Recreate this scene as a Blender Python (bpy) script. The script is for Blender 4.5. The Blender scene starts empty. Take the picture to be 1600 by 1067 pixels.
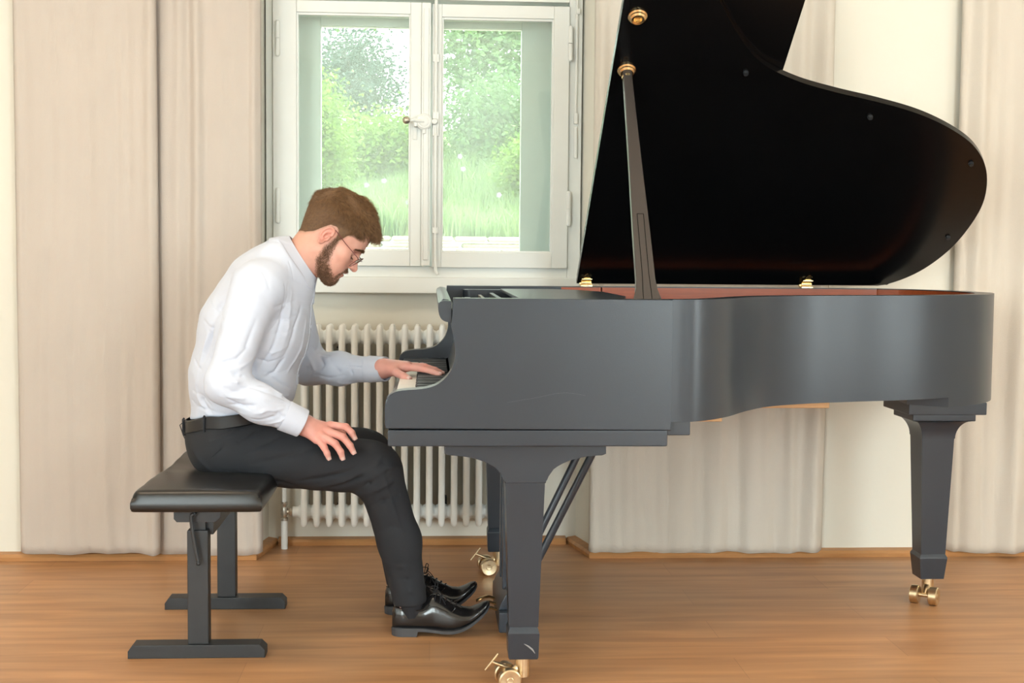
import bpy, bmesh, math, random
import numpy as np
from math import sin, cos, pi, radians, sqrt, atan2
from mathutils import Vector, Matrix
random.seed(7); RNG = np.random.default_rng(11)
SC = bpy.context.scene
COL = SC.collection

# ------------------------------------------------------------------ camera
F = 2075.0; H = 1.115
YAW = radians(3.5); PIT = radians(3.65); ROLL = radians(0.5)
fw = np.array([sin(YAW)*cos(PIT), cos(YAW)*cos(PIT), -sin(PIT)])
_r = np.array([cos(YAW), -sin(YAW), 0.0]); _u = np.cross(_r, fw)
CR = _r*cos(ROLL)+_u*sin(ROLL); CU = -_r*sin(ROLL)+_u*cos(ROLL)
CP = np.array([0, 0, H])
def ray(px, py): return fw+CR*(px-800)/F-CU*(py-533.5)/F
def at(px, py, Y): d = ray(px, py); return CP+d*(Y/d[1])
cam = bpy.data.cameras.new('camera'); camo = bpy.data.objects.new('camera', cam); COL.objects.link(camo)
cam.sensor_width = 36; cam.lens = 36*F/1600; cam.clip_start = 0.05; cam.clip_end = 200
camo.matrix_world = Matrix(((CR[0], CU[0], -fw[0], 0), (CR[1], CU[1], -fw[1], 0), (CR[2], CU[2], -fw[2], H), (0, 0, 0, 1)))
SC.camera = camo

# ------------------------------------------------------------------ view, world, lights
SC.view_settings.view_transform = 'Standard'; SC.view_settings.look = 'None'
SC.view_settings.gamma = 1; SC.view_settings.use_curve_mapping = False
SC.view_settings.exposure = -0.16
W = bpy.data.worlds.new('sky'); SC.world = W; W.use_nodes = True
nt = W.node_tree; nt.nodes.clear()
bg = nt.nodes.new('ShaderNodeBackground'); bg.inputs[0].default_value = (0.95, 0.98, 1.0, 1); bg.inputs[1].default_value = 8.0
wo = nt.nodes.new('ShaderNodeOutputWorld'); nt.links.new(bg.outputs[0], wo.inputs[0])
def light(name, kind, loc, energy, color, rot=(0, 0, 0), size=None, sy=None, angle=None):
    l = bpy.data.lights.new(name, kind); o = bpy.data.objects.new(name, l); COL.objects.link(o)
    o.location = loc; o.rotation_euler = rot; l.energy = energy; l.color = color
    if kind == 'AREA':
        l.shape = 'RECTANGLE'; l.size = size; l.size_y = sy or size
    if angle is not None: l.angle = angle
    return o
light('sun', 'SUN', (0, 12, 8), 8.0, (1, 0.97, 0.9), (radians(-38), radians(25), 0), angle=radians(12))
# daylight coming in through the two tall windows behind the camera
for wx in (-2.1, 2.45):
    light('daylight', 'AREA', (wx, -2.44, 1.45), 130, (0.83, 0.96, 1.0), (radians(90), 0, 0), 1.4, 1.9)
# and through tall side windows; the left pair is added to spread the light
for wy in (-0.6, 1.7): light('daylight', 'AREA', (4.16, wy, 1.40), 28, (0.83, 0.94, 1.0), (radians(90), 0, radians(90)), 0.8, 1.9)
for wy in (-0.6, 1.7): light('daylight', 'AREA', (-2.96, wy, 1.40), 15, (0.83, 0.94, 1.0), (radians(90), 0, radians(-90)), 0.8, 1.9)  # added lamps on the left, for a more even falloff
# warm ceiling lamps (panels hanging below the ceiling)
for lx, ly in ((-1.3, 3.0), (1.9, 3.0)):
    light('ceiling_lamp_light', 'AREA', (lx, ly, 2.90), 17, (1.0, 0.78, 0.56), (0, 0, 0), 0.9, 0.9)

# ------------------------------------------------------------------ materials
MATS = {}
def mat(name, col, rough=0.5, metal=0.0, spec=0.5, var=0.0, vscale=6.0, bump=0.0, bscale=60.0, stretch=(1, 1, 1), sheen=0.0, coat=0.0, trans=0.0, sss=0.0, attr=None, col2=None):
    m = bpy.data.materials.new(name); m.use_nodes = True; n = m.node_tree; b = n.nodes['Principled BSDF']
    b.inputs['Roughness'].default_value = rough; b.inputs['Metallic'].default_value = metal
    b.inputs['Specular IOR Level'].default_value = spec
    b.inputs['Sheen Weight'].default_value = sheen; b.inputs['Coat Weight'].default_value = coat
    if sss:
        b.inputs['Subsurface Weight'].default_value = sss; b.inputs['Subsurface Radius'].default_value = (0.012, 0.005, 0.003); b.inputs['Subsurface Scale'].default_value = 1
    tc = n.nodes.new('ShaderNodeTexCoord'); mp = n.nodes.new('ShaderNodeMapping'); mp.inputs['Scale'].default_value = stretch
    n.links.new(tc.outputs['Object'], mp.inputs[0])
    c = (*col, 1)
    if attr:
        a = n.nodes.new('ShaderNodeAttribute'); a.attribute_name = attr; src = a.outputs['Color']
    else:
        rgb = n.nodes.new('ShaderNodeRGB'); rgb.outputs[0].default_value = c; src = rgb.outputs[0]
    if var > 0:
        ns = n.nodes.new('ShaderNodeTexNoise'); ns.inputs['Scale'].default_value = vscale; ns.inputs['Detail'].default_value = 5
        n.links.new(mp.outputs[0], ns.inputs['Vector'])
        mx = n.nodes.new('ShaderNodeMix'); mx.data_type = 'RGBA'
        rp = n.nodes.new('ShaderNodeMapRange'); rp.inputs[1].default_value = 0.3; rp.inputs[2].default_value = 0.7
        n.links.new(ns.outputs[0], rp.inputs[0]); n.links.new(rp.outputs[0], mx.inputs[0])
        if col2:
            mx.inputs[6].default_value = c; mx.inputs[7].default_value = (*col2, 1)
        else:
            g = n.nodes.new('ShaderNodeMix'); g.data_type = 'RGBA'; g.blend_type = 'MULTIPLY'; g.inputs[0].default_value = 1
            n.links.new(src, g.inputs[6]); g.inputs[7].default_value = (1-var, 1-var, 1-var, 1)
            n.links.new(g.outputs[2], mx.inputs[6]); n.links.new(src, mx.inputs[7])
        src = mx.outputs[2]
    n.links.new(src, b.inputs['Base Color'])
    if bump > 0:
        bn = n.nodes.new('ShaderNodeTexNoise'); bn.inputs['Scale'].default_value = bscale; bn.inputs['Detail'].default_value = 4
        n.links.new(mp.outputs[0], bn.inputs['Vector'])
        bp = n.nodes.new('ShaderNodeBump'); bp.inputs['Strength'].default_value = bump; bp.inputs['Distance'].default_value = 0.002
        n.links.new(bn.outputs[0], bp.inputs['Height']); n.links.new(bp.outputs[0], b.inputs['Normal'])
    if trans > 0:
        out = n.nodes['Material Output']; t = n.nodes.new('ShaderNodeBsdfTranslucent'); n.links.new(src, t.inputs[0])
        ms = n.nodes.new('ShaderNodeMixShader'); ms.inputs[0].default_value = trans
        n.links.new(b.outputs[0], ms.inputs[1]); n.links.new(t.outputs[0], ms.inputs[2]); n.links.new(ms.outputs[0], out.inputs[0])
    MATS[name] = m; return m

M_wall = mat('plaster', (0.79, 0.765, 0.68), 0.9, var=0.04, vscale=1.5, bump=0.25, bscale=40)
M_ceil = mat('ceiling_plaster', (0.85, 0.80, 0.70), 0.9, bump=0.1)
M_frame = mat('window_paint', (0.80, 0.82, 0.79), 0.45, var=0.05, vscale=5, bump=0.1, bscale=30)
M_black = mat('satin_ebony', (0.026, 0.034, 0.046), 0.30, var=0.12, vscale=3, bump=0.06, bscale=350)
M_gloss = mat('polished_ebony', (0.0035, 0.0035, 0.0038), 0.22, var=0.1, spec=0.3)
M_maho = mat('mahogany', (0.42, 0.085, 0.022), 0.35, var=0.25, vscale=14, stretch=(0.5, 4, 12))
M_maple = mat('maple_underside', (0.62, 0.36, 0.16), 0.5, var=0.15, vscale=10, stretch=(1, 6, 6))
M_brass = mat('brass', (0.86, 0.66, 0.36), 0.24, 1.0, var=0.12, vscale=40)
M_cbrass = mat('aged_brass', (0.78, 0.62, 0.40), 0.32, 1.0, var=0.2, vscale=60)
M_felt = mat('black_felt_cover', (0.004, 0.004, 0.004), 0.95, spec=0.1)
M_ivory = mat('white_key_plastic', (0.86, 0.84, 0.76), 0.25)
M_bkey = mat('black_key_plastic', (0.02, 0.02, 0.022), 0.35)
M_metal = mat('black_powder_coated_steel', (0.020, 0.022, 0.025), 0.45, var=0.15, vscale=30, bump=0.08, bscale=300)
M_leather = mat('black_leather', (0.010, 0.010, 0.010), 0.32, bump=0.06, bscale=380, var=0.2, vscale=12)
M_shoe = mat('polished_black_leather', (0.010, 0.010, 0.011), 0.20, bump=0.12, bscale=120, coat=0.3)
M_sole = mat('shoe_sole_rubber', (0.05, 0.052, 0.058), 0.6)
M_sock = mat('black_sock', (0.012, 0.012, 0.016), 0.9, bump=0.3, bscale=300)
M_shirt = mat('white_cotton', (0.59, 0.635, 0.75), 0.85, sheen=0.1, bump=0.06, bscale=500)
M_trou = mat('charcoal_wool', (0.015, 0.017, 0.022), 0.85, sheen=0.0, var=0.12, vscale=25, bump=0.15, bscale=600)
def folds(m, scale, dist, stretch=(1, 1, 1)):
    """soft wrinkles: a second, broader bump under the weave"""
    n = m.node_tree; b = n.nodes['Principled BSDF']; L = n.links.new
    tc = n.nodes.new('ShaderNodeTexCoord'); mp = n.nodes.new('ShaderNodeMapping'); mp.inputs['Scale'].default_value = stretch; mp.inputs['Rotation'].default_value = (0, .6, 0)
    L(tc.outputs['Object'], mp.inputs[0]); ns = n.nodes.new('ShaderNodeTexNoise'); ns.noise_type = 'RIDGED_MULTIFRACTAL'; ns.inputs['Scale'].default_value = scale; ns.inputs['Detail'].default_value = 2; ns.inputs['Distortion'].default_value = .8
    L(mp.outputs[0], ns.inputs['Vector']); bp = n.nodes.new('ShaderNodeBump'); bp.inputs['Strength'].default_value = .5; bp.inputs['Distance'].default_value = dist
    L(ns.outputs[0], bp.inputs['Height']); old = b.inputs['Normal'].links[0].from_node; L(bp.outputs[0], old.inputs['Normal'])
folds(M_shirt, 5.5, .004, (1, 1, 2.2)); folds(M_trou, 6, .003, (1.2, 1, 2.4))
M_belt = mat('belt_leather', (0.010, 0.010, 0.011), 0.5, bump=0.1)
M_skin = mat('skin', (0.8, 0.5, 0.4), 0.48, attr='Col', sss=0.12, bump=0.08, bscale=260, var=0.06, vscale=60)
M_nail = mat('fingernail', (0.74, 0.50, 0.45), 0.28)
M_hair = mat('brown_hair', (0.25, 0.135, 0.062), 0.50, var=0.45, vscale=90, spec=0.35)
M_beard = mat('beard_hair', (0.20, 0.105, 0.055), 0.6, var=0.3, vscale=120)
M_wire = mat('glasses_wire', (0.16, 0.05, 0.05), 0.3, 0.8)
M_rad = mat('radiator_enamel', (0.88, 0.90, 0.88), 0.35, var=0.03, vscale=8)
M_nickel = mat('nickel', (0.62, 0.58, 0.50), 0.35, 1.0, var=0.3, vscale=50)
M_base = mat('baseboard_wood', (0.56, 0.27, 0.10), 0.42, var=0.25, vscale=5, stretch=(0.6, 8, 8))
M_stone = mat('garden_stone', (0.55, 0.50, 0.40), 0.9, var=0.3, vscale=6, bump=0.8, bscale=20)
M_bark = mat('bark', (0.10, 0.085, 0.07), 0.9, var=0.3, bump=0.8, bscale=20)
M_soil = mat('meadow_ground', (0.16, 0.26, 0.07), 0.95, var=0.4, vscale=3)
def leafmat(name, c, c2): return mat(name, c, 0.6, var=0.5, vscale=9, col2=c2, trans=0.35)
M_lf1 = leafmat('bright_leaves', (0.24, 0.36, 0.05), (0.12, 0.25, 0.04))
M_lf2 = leafmat('dark_leaves', (0.05, 0.10, 0.075), (0.09, 0.13, 0.12))
M_lf3 = leafmat('mid_leaves', (0.09, 0.18, 0.08), (0.16, 0.27, 0.09))
M_grass = leafmat('meadow_grass', (0.27, 0.36, 0.16), (0.16, 0.27, 0.10))
M_petal = mat('pale_petals', (0.28, 0.20, 0.34), 0.7)
M_glow = bpy.data.materials.new('lamp_glow'); M_glow.use_nodes = True
_e = M_glow.node_tree.nodes['Principled BSDF']; _e.inputs['Emission Color'].default_value = (1, 0.85, 0.65, 1); _e.inputs['Emission Strength'].default_value = 2.0
def curtain_mat(name, c):
    m = mat(name, c, 0.95, sheen=0.1, var=0.05, vscale=2.0, bump=0.5, bscale=420, trans=0.12)
    return m
M_cur = curtain_mat('cream_linen', (0.63, 0.56, 0.50))
M_cur2 = curtain_mat('pale_linen', (0.74, 0.68, 0.60))
# floor: long oak boards
def floor_mat():
    m = bpy.data.materials.new('oak_boards'); m.use_nodes = True; n = m.node_tree; b = n.nodes['Principled BSDF']; L = n.links.new
    tc = n.nodes.new('ShaderNodeTexCoord')
    br = n.nodes.new('ShaderNodeTexBrick'); br.inputs['Scale'].default_value = 1; br.inputs['Brick Width'].default_value = 1.35
    br.inputs['Row Height'].default_value = 0.19; br.inputs['Mortar Size'].default_value = 0.0012; br.inputs['Mortar Smooth'].default_value = 0.4
    br.inputs['Color1'].default_value = (0.56, 0.285, 0.125, 1); br.inputs['Color2'].default_value = (0.50, 0.255, 0.115, 1); br.inputs['Mortar'].default_value = (0.40, 0.20, 0.09, 1)
    br.offset = 0.37; L(tc.outputs['Object'], br.inputs['Vector'])
    mp = n.nodes.new('ShaderNodeMapping'); mp.inputs['Scale'].default_value = (0.9, 9, 1); L(tc.outputs['Object'], mp.inputs[0])
    ns = n.nodes.new('ShaderNodeTexNoise'); ns.inputs['Scale'].default_value = 2.2; ns.inputs['Detail'].default_value = 8; ns.inputs['Distortion'].default_value = 0.6; L(mp.outputs[0], ns.inputs['Vector'])
    n2 = n.nodes.new('ShaderNodeTexNoise'); n2.inputs['Scale'].default_value = 1.3; n2.inputs['Detail'].default_value = 3; L(tc.outputs['Object'], n2.inputs['Vector'])
    cr = n.nodes.new('ShaderNodeValToRGB'); cr.color_ramp.elements[0].position = 0.32; cr.color_ramp.elements[0].color = (0.66, 0.62, 0.58, 1)
    cr.color_ramp.elements[1].position = 0.68; cr.color_ramp.elements[1].color = (1.12, 1.1, 1.08, 1); L(ns.outputs[0], cr.inputs[0])
    mx = n.nodes.new('ShaderNodeMix'); mx.data_type = 'RGBA'; mx.blend_type = 'MULTIPLY'; mx.inputs[0].default_value = 0.75
    L(br.outputs[0], mx.inputs[6]); L(cr.outputs[0], mx.inputs[7])
    m2 = n.nodes.new('ShaderNodeMix'); m2.data_type = 'RGBA'; m2.inputs[7].default_value = (0.42, 0.27, 0.16, 1)
    rp = n.nodes.new('ShaderNodeMapRange'); rp.inputs[1].default_value = 0.45; rp.inputs[2].default_value = 0.75; rp.inputs[4].default_value = 0.55
    L(n2.outputs[0], rp.inputs[0]); L(rp.outputs[0], m2.inputs[0]); L(mx.outputs[2], m2.inputs[6])
    L(m2.outputs[2], b.inputs['Base Color']); b.inputs['Roughness'].default_value = 0.42
    bp = n.nodes.new('ShaderNodeBump'); bp.inputs['Strength'].default_value = 0.08; bp.inputs['Distance'].default_value = 0.002
    L(ns.outputs[0], bp.inputs['Height']); L(bp.outputs[0], b.inputs['Normal'])
    return m
M_floor = floor_mat()
def glass_mat(name, haze):
    m = bpy.data.materials.new(name); m.use_nodes = True; n = m.node_tree; n.nodes.clear(); L = n.links.new
    o = n.nodes.new('ShaderNodeOutputMaterial'); t = n.nodes.new('ShaderNodeBsdfTransparent'); t.inputs[0].default_value = (0.95, 0.985, 0.96, 1)
    g = n.nodes.new('ShaderNodeBsdfGlossy'); g.inputs['Roughness'].default_value = 0.02
    fr = n.nodes.new('ShaderNodeFresnel'); fr.inputs[0].default_value = 1.5
    a = n.nodes.new('ShaderNodeMixShader'); L(fr.outputs[0], a.inputs[0]); L(t.outputs[0], a.inputs[1]); L(g.outputs[0], a.inputs[2])
    d = n.nodes.new('ShaderNodeBsdfTranslucent'); d.inputs[0].default_value = (0.85, 0.92, 0.88, 1)
    tc = n.nodes.new('ShaderNodeTexCoord'); ns = n.nodes.new('ShaderNodeTexNoise'); ns.inputs['Scale'].default_value = 4; L(tc.outputs['Object'], ns.inputs['Vector'])
    mr = n.nodes.new('ShaderNodeMapRange'); mr.inputs[3].default_value = haze*0.5; mr.inputs[4].default_value = haze*1.5; L(ns.outputs[0], mr.inputs[0])
    b = n.nodes.new('ShaderNodeMixShader'); L(mr.outputs[0], b.inputs[0]); L(a.outputs[0], b.inputs[1]); L(d.outputs[0], b.inputs[2]); L(b.outputs[0], o.inputs[0])
    return m
M_glass = glass_mat('hazy_glass', 0.06)  # haze of the washed-out bright view is mixed into the panes
M_lens = glass_mat('spectacle_lens', 0.02)

# ------------------------------------------------------------------ object helpers
def tag(o, label=None, cat=None, group=None, kind=None):
    if label: o['label'] = label
    if cat: o['category'] = cat
    if group: o['group'] = group
    if kind: o['kind'] = kind
    return o
def thing(name, loc, label, cat, group=None):
    o = bpy.data.objects.new(name, None); COL.objects.link(o); o.location = loc; o.empty_display_size = 0.05
    return tag(o, label, cat, group)
def wloc(o):
    v = Vector((0, 0, 0))
    while o is not None: v = v+o.location; o = o.parent
    return v
def link(name, me, m, parent=None, loc=None):
    """mesh given in world coordinates"""
    o = bpy.data.objects.new(name, me); COL.objects.link(o)
    if m is not None and not me.materials: me.materials.append(m)
    if parent is not None:
        o.parent = parent; off = wloc(parent)
        if loc is not None: o.location = Vector(loc)-off; off = Vector(loc)
    else:
        off = Vector(loc) if loc is not None else Vector((0, 0, 0)); o.location = off
    if off.length > 0: me.transform(Matrix.Translation(-off))
    return o
def mesh_np(name, V, Fc, smooth=True):
    me = bpy.data.meshes.new(name); me.from_pydata([tuple(v) for v in V], [], [tuple(f) for f in Fc]); me.update()
    if smooth: me.polygons.foreach_set('use_smooth', [True]*len(me.polygons))
    return me
class MB:
    def __init__(s): s.bm = bmesh.new()
    def box(s, a, b, bev=0.0, seg=2, rot=None, pivot=None):
        a = Vector(a); b = Vector(b); c = (a+b)/2; d = b-a
        r = bmesh.ops.create_cube(s.bm, size=1, matrix=Matrix.Translation(c) @ Matrix.Diagonal((abs(d.x), abs(d.y), abs(d.z), 1)))
        vs = r['verts']
        if bev > 0:
            es = list({e for v in vs for e in v.link_edges})
            q = bmesh.ops.bevel(s.bm, geom=es, offset=bev, segments=seg, profile=0.5, affect='EDGES')
            vs = list({v for f in q['faces'] for v in f.verts} | {v for v in vs if v.is_valid})
        if rot is not None:
            pv = Vector(pivot) if pivot is not None else c
            bmesh.ops.transform(s.bm, matrix=Matrix.Translation(pv) @ rot.to_4x4() @ Matrix.Translation(-pv), verts=vs)
        return s
    def cyl(s, p0, p1, r0, r1=None, seg=20, caps=True):
        p0 = Vector(p0); p1 = Vector(p1); r1 = r0 if r1 is None else r1; d = p1-p0
        m = Matrix.Translation((p0+p1)/2) @ d.to_track_quat('Z', 'Y').to_matrix().to_4x4()
        bmesh.ops.create_cone(s.bm, cap_ends=caps, segments=seg, radius1=r0, radius2=r1, depth=d.length, matrix=m)
        return s
    def sph(s, c, r, seg=16, scale=(1, 1, 1)):
        bmesh.ops.create_uvsphere(s.bm, u_segments=seg, v_segments=max(6, seg//2), radius=r, matrix=Matrix.Translation(c) @ Matrix.Diagonal((*scale, 1)))
        return s
    def tube(s, pts, r, seg=8, caps=True):
        """r: a number or one per point"""
        P = [Vector(p) for p in pts]; n = len(P); rs = [r]*n if not hasattr(r, '__len__') else r
        rings = []; up = None
        for i in range(n):
            t = (P[min(i+1, n-1)]-P[max(i-1, 0)]).normalized()
            if up is None:
                up = t.orthogonal().normalized()
            up = (up-t*up.dot(t)).normalized(); bi = t.cross(up)
            rings.append([s.bm.verts.new(P[i]+(up*cos(2*pi*k/seg)+bi*sin(2*pi*k/seg))*rs[i]) for k in range(seg)])
        for i in range(n-1):
            for k in range(seg):
                s.bm.faces.new((rings[i][k], rings[i][(k+1) % seg], rings[i+1][(k+1) % seg], rings[i+1][k]))
        if caps:
            s.bm.faces.new(rings[0][::-1]); s.bm.faces.new(rings[-1])
        return s
    def lathe(s, prof, o, axis=(0, 0, 1), seg=28):
        """prof: list of (r, h) along axis from o"""
        ax = Vector(axis).normalized(); e1 = ax.orthogonal().normalized(); e2 = ax.cross(e1); o = Vector(o)
        rings = [[s.bm.verts.new(o+ax*h+(e1*cos(2*pi*k/seg)+e2*sin(2*pi*k/seg))*max(r, 1e-4)) for k in range(seg)] for r, h in prof]
        for i in range(len(rings)-1):
            for k in range(seg):
                s.bm.faces.new((rings[i][k], rings[i][(k+1) % seg], rings[i+1][(k+1) % seg], rings[i+1][k]))
        s.bm.faces.new(rings[0][::-1]); s.bm.faces.new(rings[-1]); return s
    def prism(s, poly, lo, hi, plane='XZ', bev=0.0):
        """poly 2D, extruded lo..hi along the third axis"""
        def p3(a, b, c): return {'XZ': (a, c, b), 'XY': (a, b, c), 'YZ': (c, a, b)}[plane]
        v0 = [s.bm.verts.new(p3(a, b, lo)) for a, b in poly]; v1 = [s.bm.verts.new(p3(a, b, hi)) for a, b in poly]; n = len(poly)
        fs = [s.bm.faces.new(v0), s.bm.faces.new(v1[::-1])]
        for i in range(n): fs.append(s.bm.faces.new((v0[i], v1[i], v1[(i+1) % n], v0[(i+1) % n])))
        if bev > 0:
            es = list({e for f in fs[:2] for e in f.edges})
            bmesh.ops.bevel(s.bm, geom=es, offset=bev, segments=2, profile=0.5, affect='EDGES')
        return s
    def ring(s, outer, inner, lo, hi, closed=True):
        """wall between two XY outlines of the same length"""
        n = len(outer); bm = s.bm
        A = [[bm.verts.new((p[0], p[1], z)) for p in o] for o, z in ((outer, lo), (outer, hi), (inner, hi), (inner, lo))]
        for i in range(n if closed else n-1):
            j = (i+1) % n
            for a in range(4):
                b = (a+1) % 4; bm.faces.new((A[a][i], A[a][j], A[b][j], A[b][i]))
        if not closed:
            bm.faces.new([A[a][0] for a in range(4)]); bm.faces.new([A[a][n-1] for a in (3, 2, 1, 0)])
        return s
    def build(s, name, m, parent=None, loc=None, smooth=True, angle=35, xf=None, wn=True):
        bmesh.ops.recalc_face_normals(s.bm, faces=s.bm.faces)
        if xf is not None: bmesh.ops.transform(s.bm, matrix=xf, verts=s.bm.verts)
        me = bpy.data.meshes.new(name); s.bm.to_mesh(me); s.bm.free()
        if smooth:
            me.polygons.foreach_set('use_smooth', [True]*len(me.polygons)); me.set_sharp_from_angle(angle=radians(angle))
        o = link(name, me, m, parent, loc)
        if smooth and wn:
            w = o.modifiers.new('normals', 'WEIGHTED_NORMAL'); w.keep_sharp = True; w.weight = 90
        return o
def spline(pts, n=8, closed=False):
    P = [np.array(p, float) for p in pts]; out = []; N = len(P)
    for i in range(N if closed else N-1):
        a, b, c, d = (P[(i-1) % N] if closed or i > 0 else 2*P[0]-P[1]), P[i], P[(i+1) % N], (P[(i+2) % N] if closed or i+2 < N else 2*P[-1]-P[-2])
        for k in range(n):
            t = k/n; out.append(0.5*((2*b)+(-a+c)*t+(2*a-5*b+4*c-d)*t*t+(-a+3*b-3*c+d)*t**3))
    if not closed: out.append(P[-1])
    return out
def offset2d(P, d):
    out = []; n = len(P)
    for i in range(n):
        t = np.array(P[min(i+1, n-1)])-np.array(P[max(i-1, 0)]); t = t/np.linalg.norm(t); out.append(np.array(P[i])+np.array([-t[1], t[0]])*d)
    return out
def struct(o): o['kind'] = 'structure'; return o
# ------------------------------------------------------------------ room shell
RX0, RX1, RYF, RYB, RZ = -3.0, 4.2, -2.5, 4.88, 2.95
NB = 5.12; NX0, NX1 = -0.622, 0.568; NF0, NF1 = -0.665, 0.622; WO = 5.42
struct(MB().box((RX0-0.2, RYF-0.2, -0.12), (RX1+0.2, WO, 0)).build('floor', M_floor))
struct(MB().box((RX0-0.2, RYF-0.2, RZ), (RX1+0.2, WO, RZ+0.15)).build('ceiling', M_ceil))
wn_ = 4
for nm, a, b in (('left', RX0-0.2, RX0), ('right', RX1, RX1+0.2)):
    q = MB().box((a, RYF-0.2, 0), (b, -1.0, RZ)).box((a, -.2, 0), (b, 1.3, RZ)).box((a, 2.1, 0), (b, WO, RZ))
    for y0 in (-1.0, 1.3): q.box((a, y0, 0), (b, y0+.8, .4)).box((a, y0, 2.4), (b, y0+.8, RZ))
    struct(q.build('wall_'+nm, M_wall, smooth=False))
    for y0 in (-1.0, 1.3):  # right pair follows the piano highlights, left pair is added to match its lamps
        w = struct(bpy.data.objects.new('window_%d' % wn_, None)); wn_ += 1; COL.objects.link(w); w.location = ((a+b)/2, y0+.4, .4)
        x0, x1 = (a+b)/2-.03, (a+b)/2+.03; f = MB()
        f.box((x0, y0, .4), (x1, y0+.07, 2.4)).box((x0, y0+.73, .4), (x1, y0+.8, 2.4)).box((x0, y0, .4), (x1, y0+.8, .47)).box((x0, y0, 2.33), (x1, y0+.8, 2.4)).build('window_frame', M_frame, w)
        MB().box(((a+b)/2-.002, y0+.06, .45), ((a+b)/2+.002, y0+.74, 2.35)).build('glass', M_glass, w)
wb = MB()
wb.prism([(RX0, RYB), (NF0, RYB), (NX0, NB), (NX0, WO), (RX0, WO)], 0, RZ, 'XY')
wb.prism([(RX1, RYB), (NF1, RYB), (NX1, NB), (NX1, WO), (RX1, WO)], 0, RZ, 'XY')
wb.prism([(NF0, RYB), (NF1, RYB), (NX1, NB), (NX1, WO), (NX0, WO), (NX0, NB)], 2.45, RZ, 'XY')
wb.box((NX0, NB, 0), (NX1, WO, 0.975)); wb.box((NX0, NB, 2.2), (NX1, WO, 2.45))
struct(wb.build('wall_back', M_wall, smooth=False))
wf = MB(); xs = [(-2.85, -1.35), (1.7, 3.2)]
wf.box((RX0, RYF-0.2, 0), (RX1, RYF, 0.45)); wf.box((RX0, RYF-0.2, 2.45), (RX1, RYF, RZ))
prev = RX0
for a, b in xs: wf.box((prev, RYF-0.2, 0.45), (a, RYF, 2.45)); prev = b
wf.box((prev, RYF-0.2, 0.45), (RX1, RYF, 2.45))
struct(wf.build('wall_front', M_wall, smooth=False))
for i, (a, b) in enumerate(xs):
    w = struct(bpy.data.objects.new('window_%d' % (i+2), None)); COL.objects.link(w); w.location = ((a+b)/2, RYF-0.1, 0.45)
    f = MB(); y0, y1 = RYF-0.13, RYF-0.07
    f.box((a, y0, 0.45), (a+.06, y1, 2.45)).box((b-.06, y0, 0.45), (b, y1, 2.45)).box((a+.06, y0, 0.45), (b-.06, y1, 0.51)).box((a+.06, y0, 2.39), (b-.06, y1, 2.45)).box(((a+b)/2-.03, y0, 0.51), ((a+b)/2+.03, y1, 2.39))
    f.build('window_frame', M_frame, w)
    MB().box((a+.06, RYF-0.103, .51), (b-.06, RYF-0.099, 2.39)).build('glass', M_glass, w)
# baseboards
def bboard(name, path):
    prof = [(0, 0), (0.038, 0), (0.040, 0.014), (0.033, 0.024), (0.0, 0.028)]   # (distance into the room, height)
    bm = MB(); P = [Vector((*p, 0)) for p in path]; n = len(P); rings = []
    for i in range(n):
        t0 = (P[i]-P[i-1]).normalized() if i > 0 else (P[1]-P[0]).normalized()
        t1 = (P[i+1]-P[i]).normalized() if i < n-1 else t0
        nn = (Vector((t0.y, -t0.x, 0))+Vector((t1.y, -t1.x, 0))).normalized(); k = 1/max(0.3, nn.dot(Vector((t1.y, -t1.x, 0))))
        rings.append([bm.bm.verts.new(P[i]+nn*d*k+Vector((0, 0, z))) for d, z in prof])
    m = len(prof)
    for i in range(n-1):
        for k in range(m): bm.bm.faces.new((rings[i][k], rings[i][(k+1) % m], rings[i+1][(k+1) % m], rings[i+1][k]))
    bm.bm.faces.new(rings[0]); bm.bm.faces.new(rings[-1][::-1])
    return struct(bm.build(name, M_base, smooth=False))
bboard('baseboard_left', [(RX0+.001, RYB), (NF0, RYB), (NX0-.001, NB)])
bboard('baseboard_back', [(NX0+0.04, NB), (NX1-0.04, NB)])
bboard('baseboard_right', [(NX1+.001, NB), (NF1, RYB), (RX1-.001, RYB)])

# ------------------------------------------------------------------ the double window in the niche
win = struct(bpy.data.objects.new('window_1', None)); COL.objects.link(win); win.location = (-0.03, NB, 0.975)
def frame4(mb, x0, x1, z0, z1, y0, y1, l, r, b, t, bev=0.003):
    mb.box((x0, y0, z0), (x0+l, y1, z1), bev).box((x1-r, y0, z0), (x1, y1, z1), bev)
    mb.box((x0+l, y0, z0), (x1-r, y1, z0+b), bev).box((x0+l, y0, z1-t), (x1-r, y1, z1), bev); return mb
f = frame4(MB(), NX0, NX1, 1.03, 2.2, 5.07, 5.14, 0.026, 0.05, 0.045, 0.125)
f.box((NX0, 5.14, 1.0), (NX0+.02, 5.40, 2.2)).box((NX1-.02, 5.14, 1.0), (NX1, 5.40, 2.2)).box((NX0, 5.14, 2.15), (NX1, 5.40, 2.2)).box((NX0, 5.14, 0.98), (NX1, 5.40, 1.04))
f.build('window_frame', M_frame, win)
MB().box((NX0+.002, 5.045, 0.973), (NX1-.002, 5.13, 1.035), 0.006).build('window_sill', M_frame, win)
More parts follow.
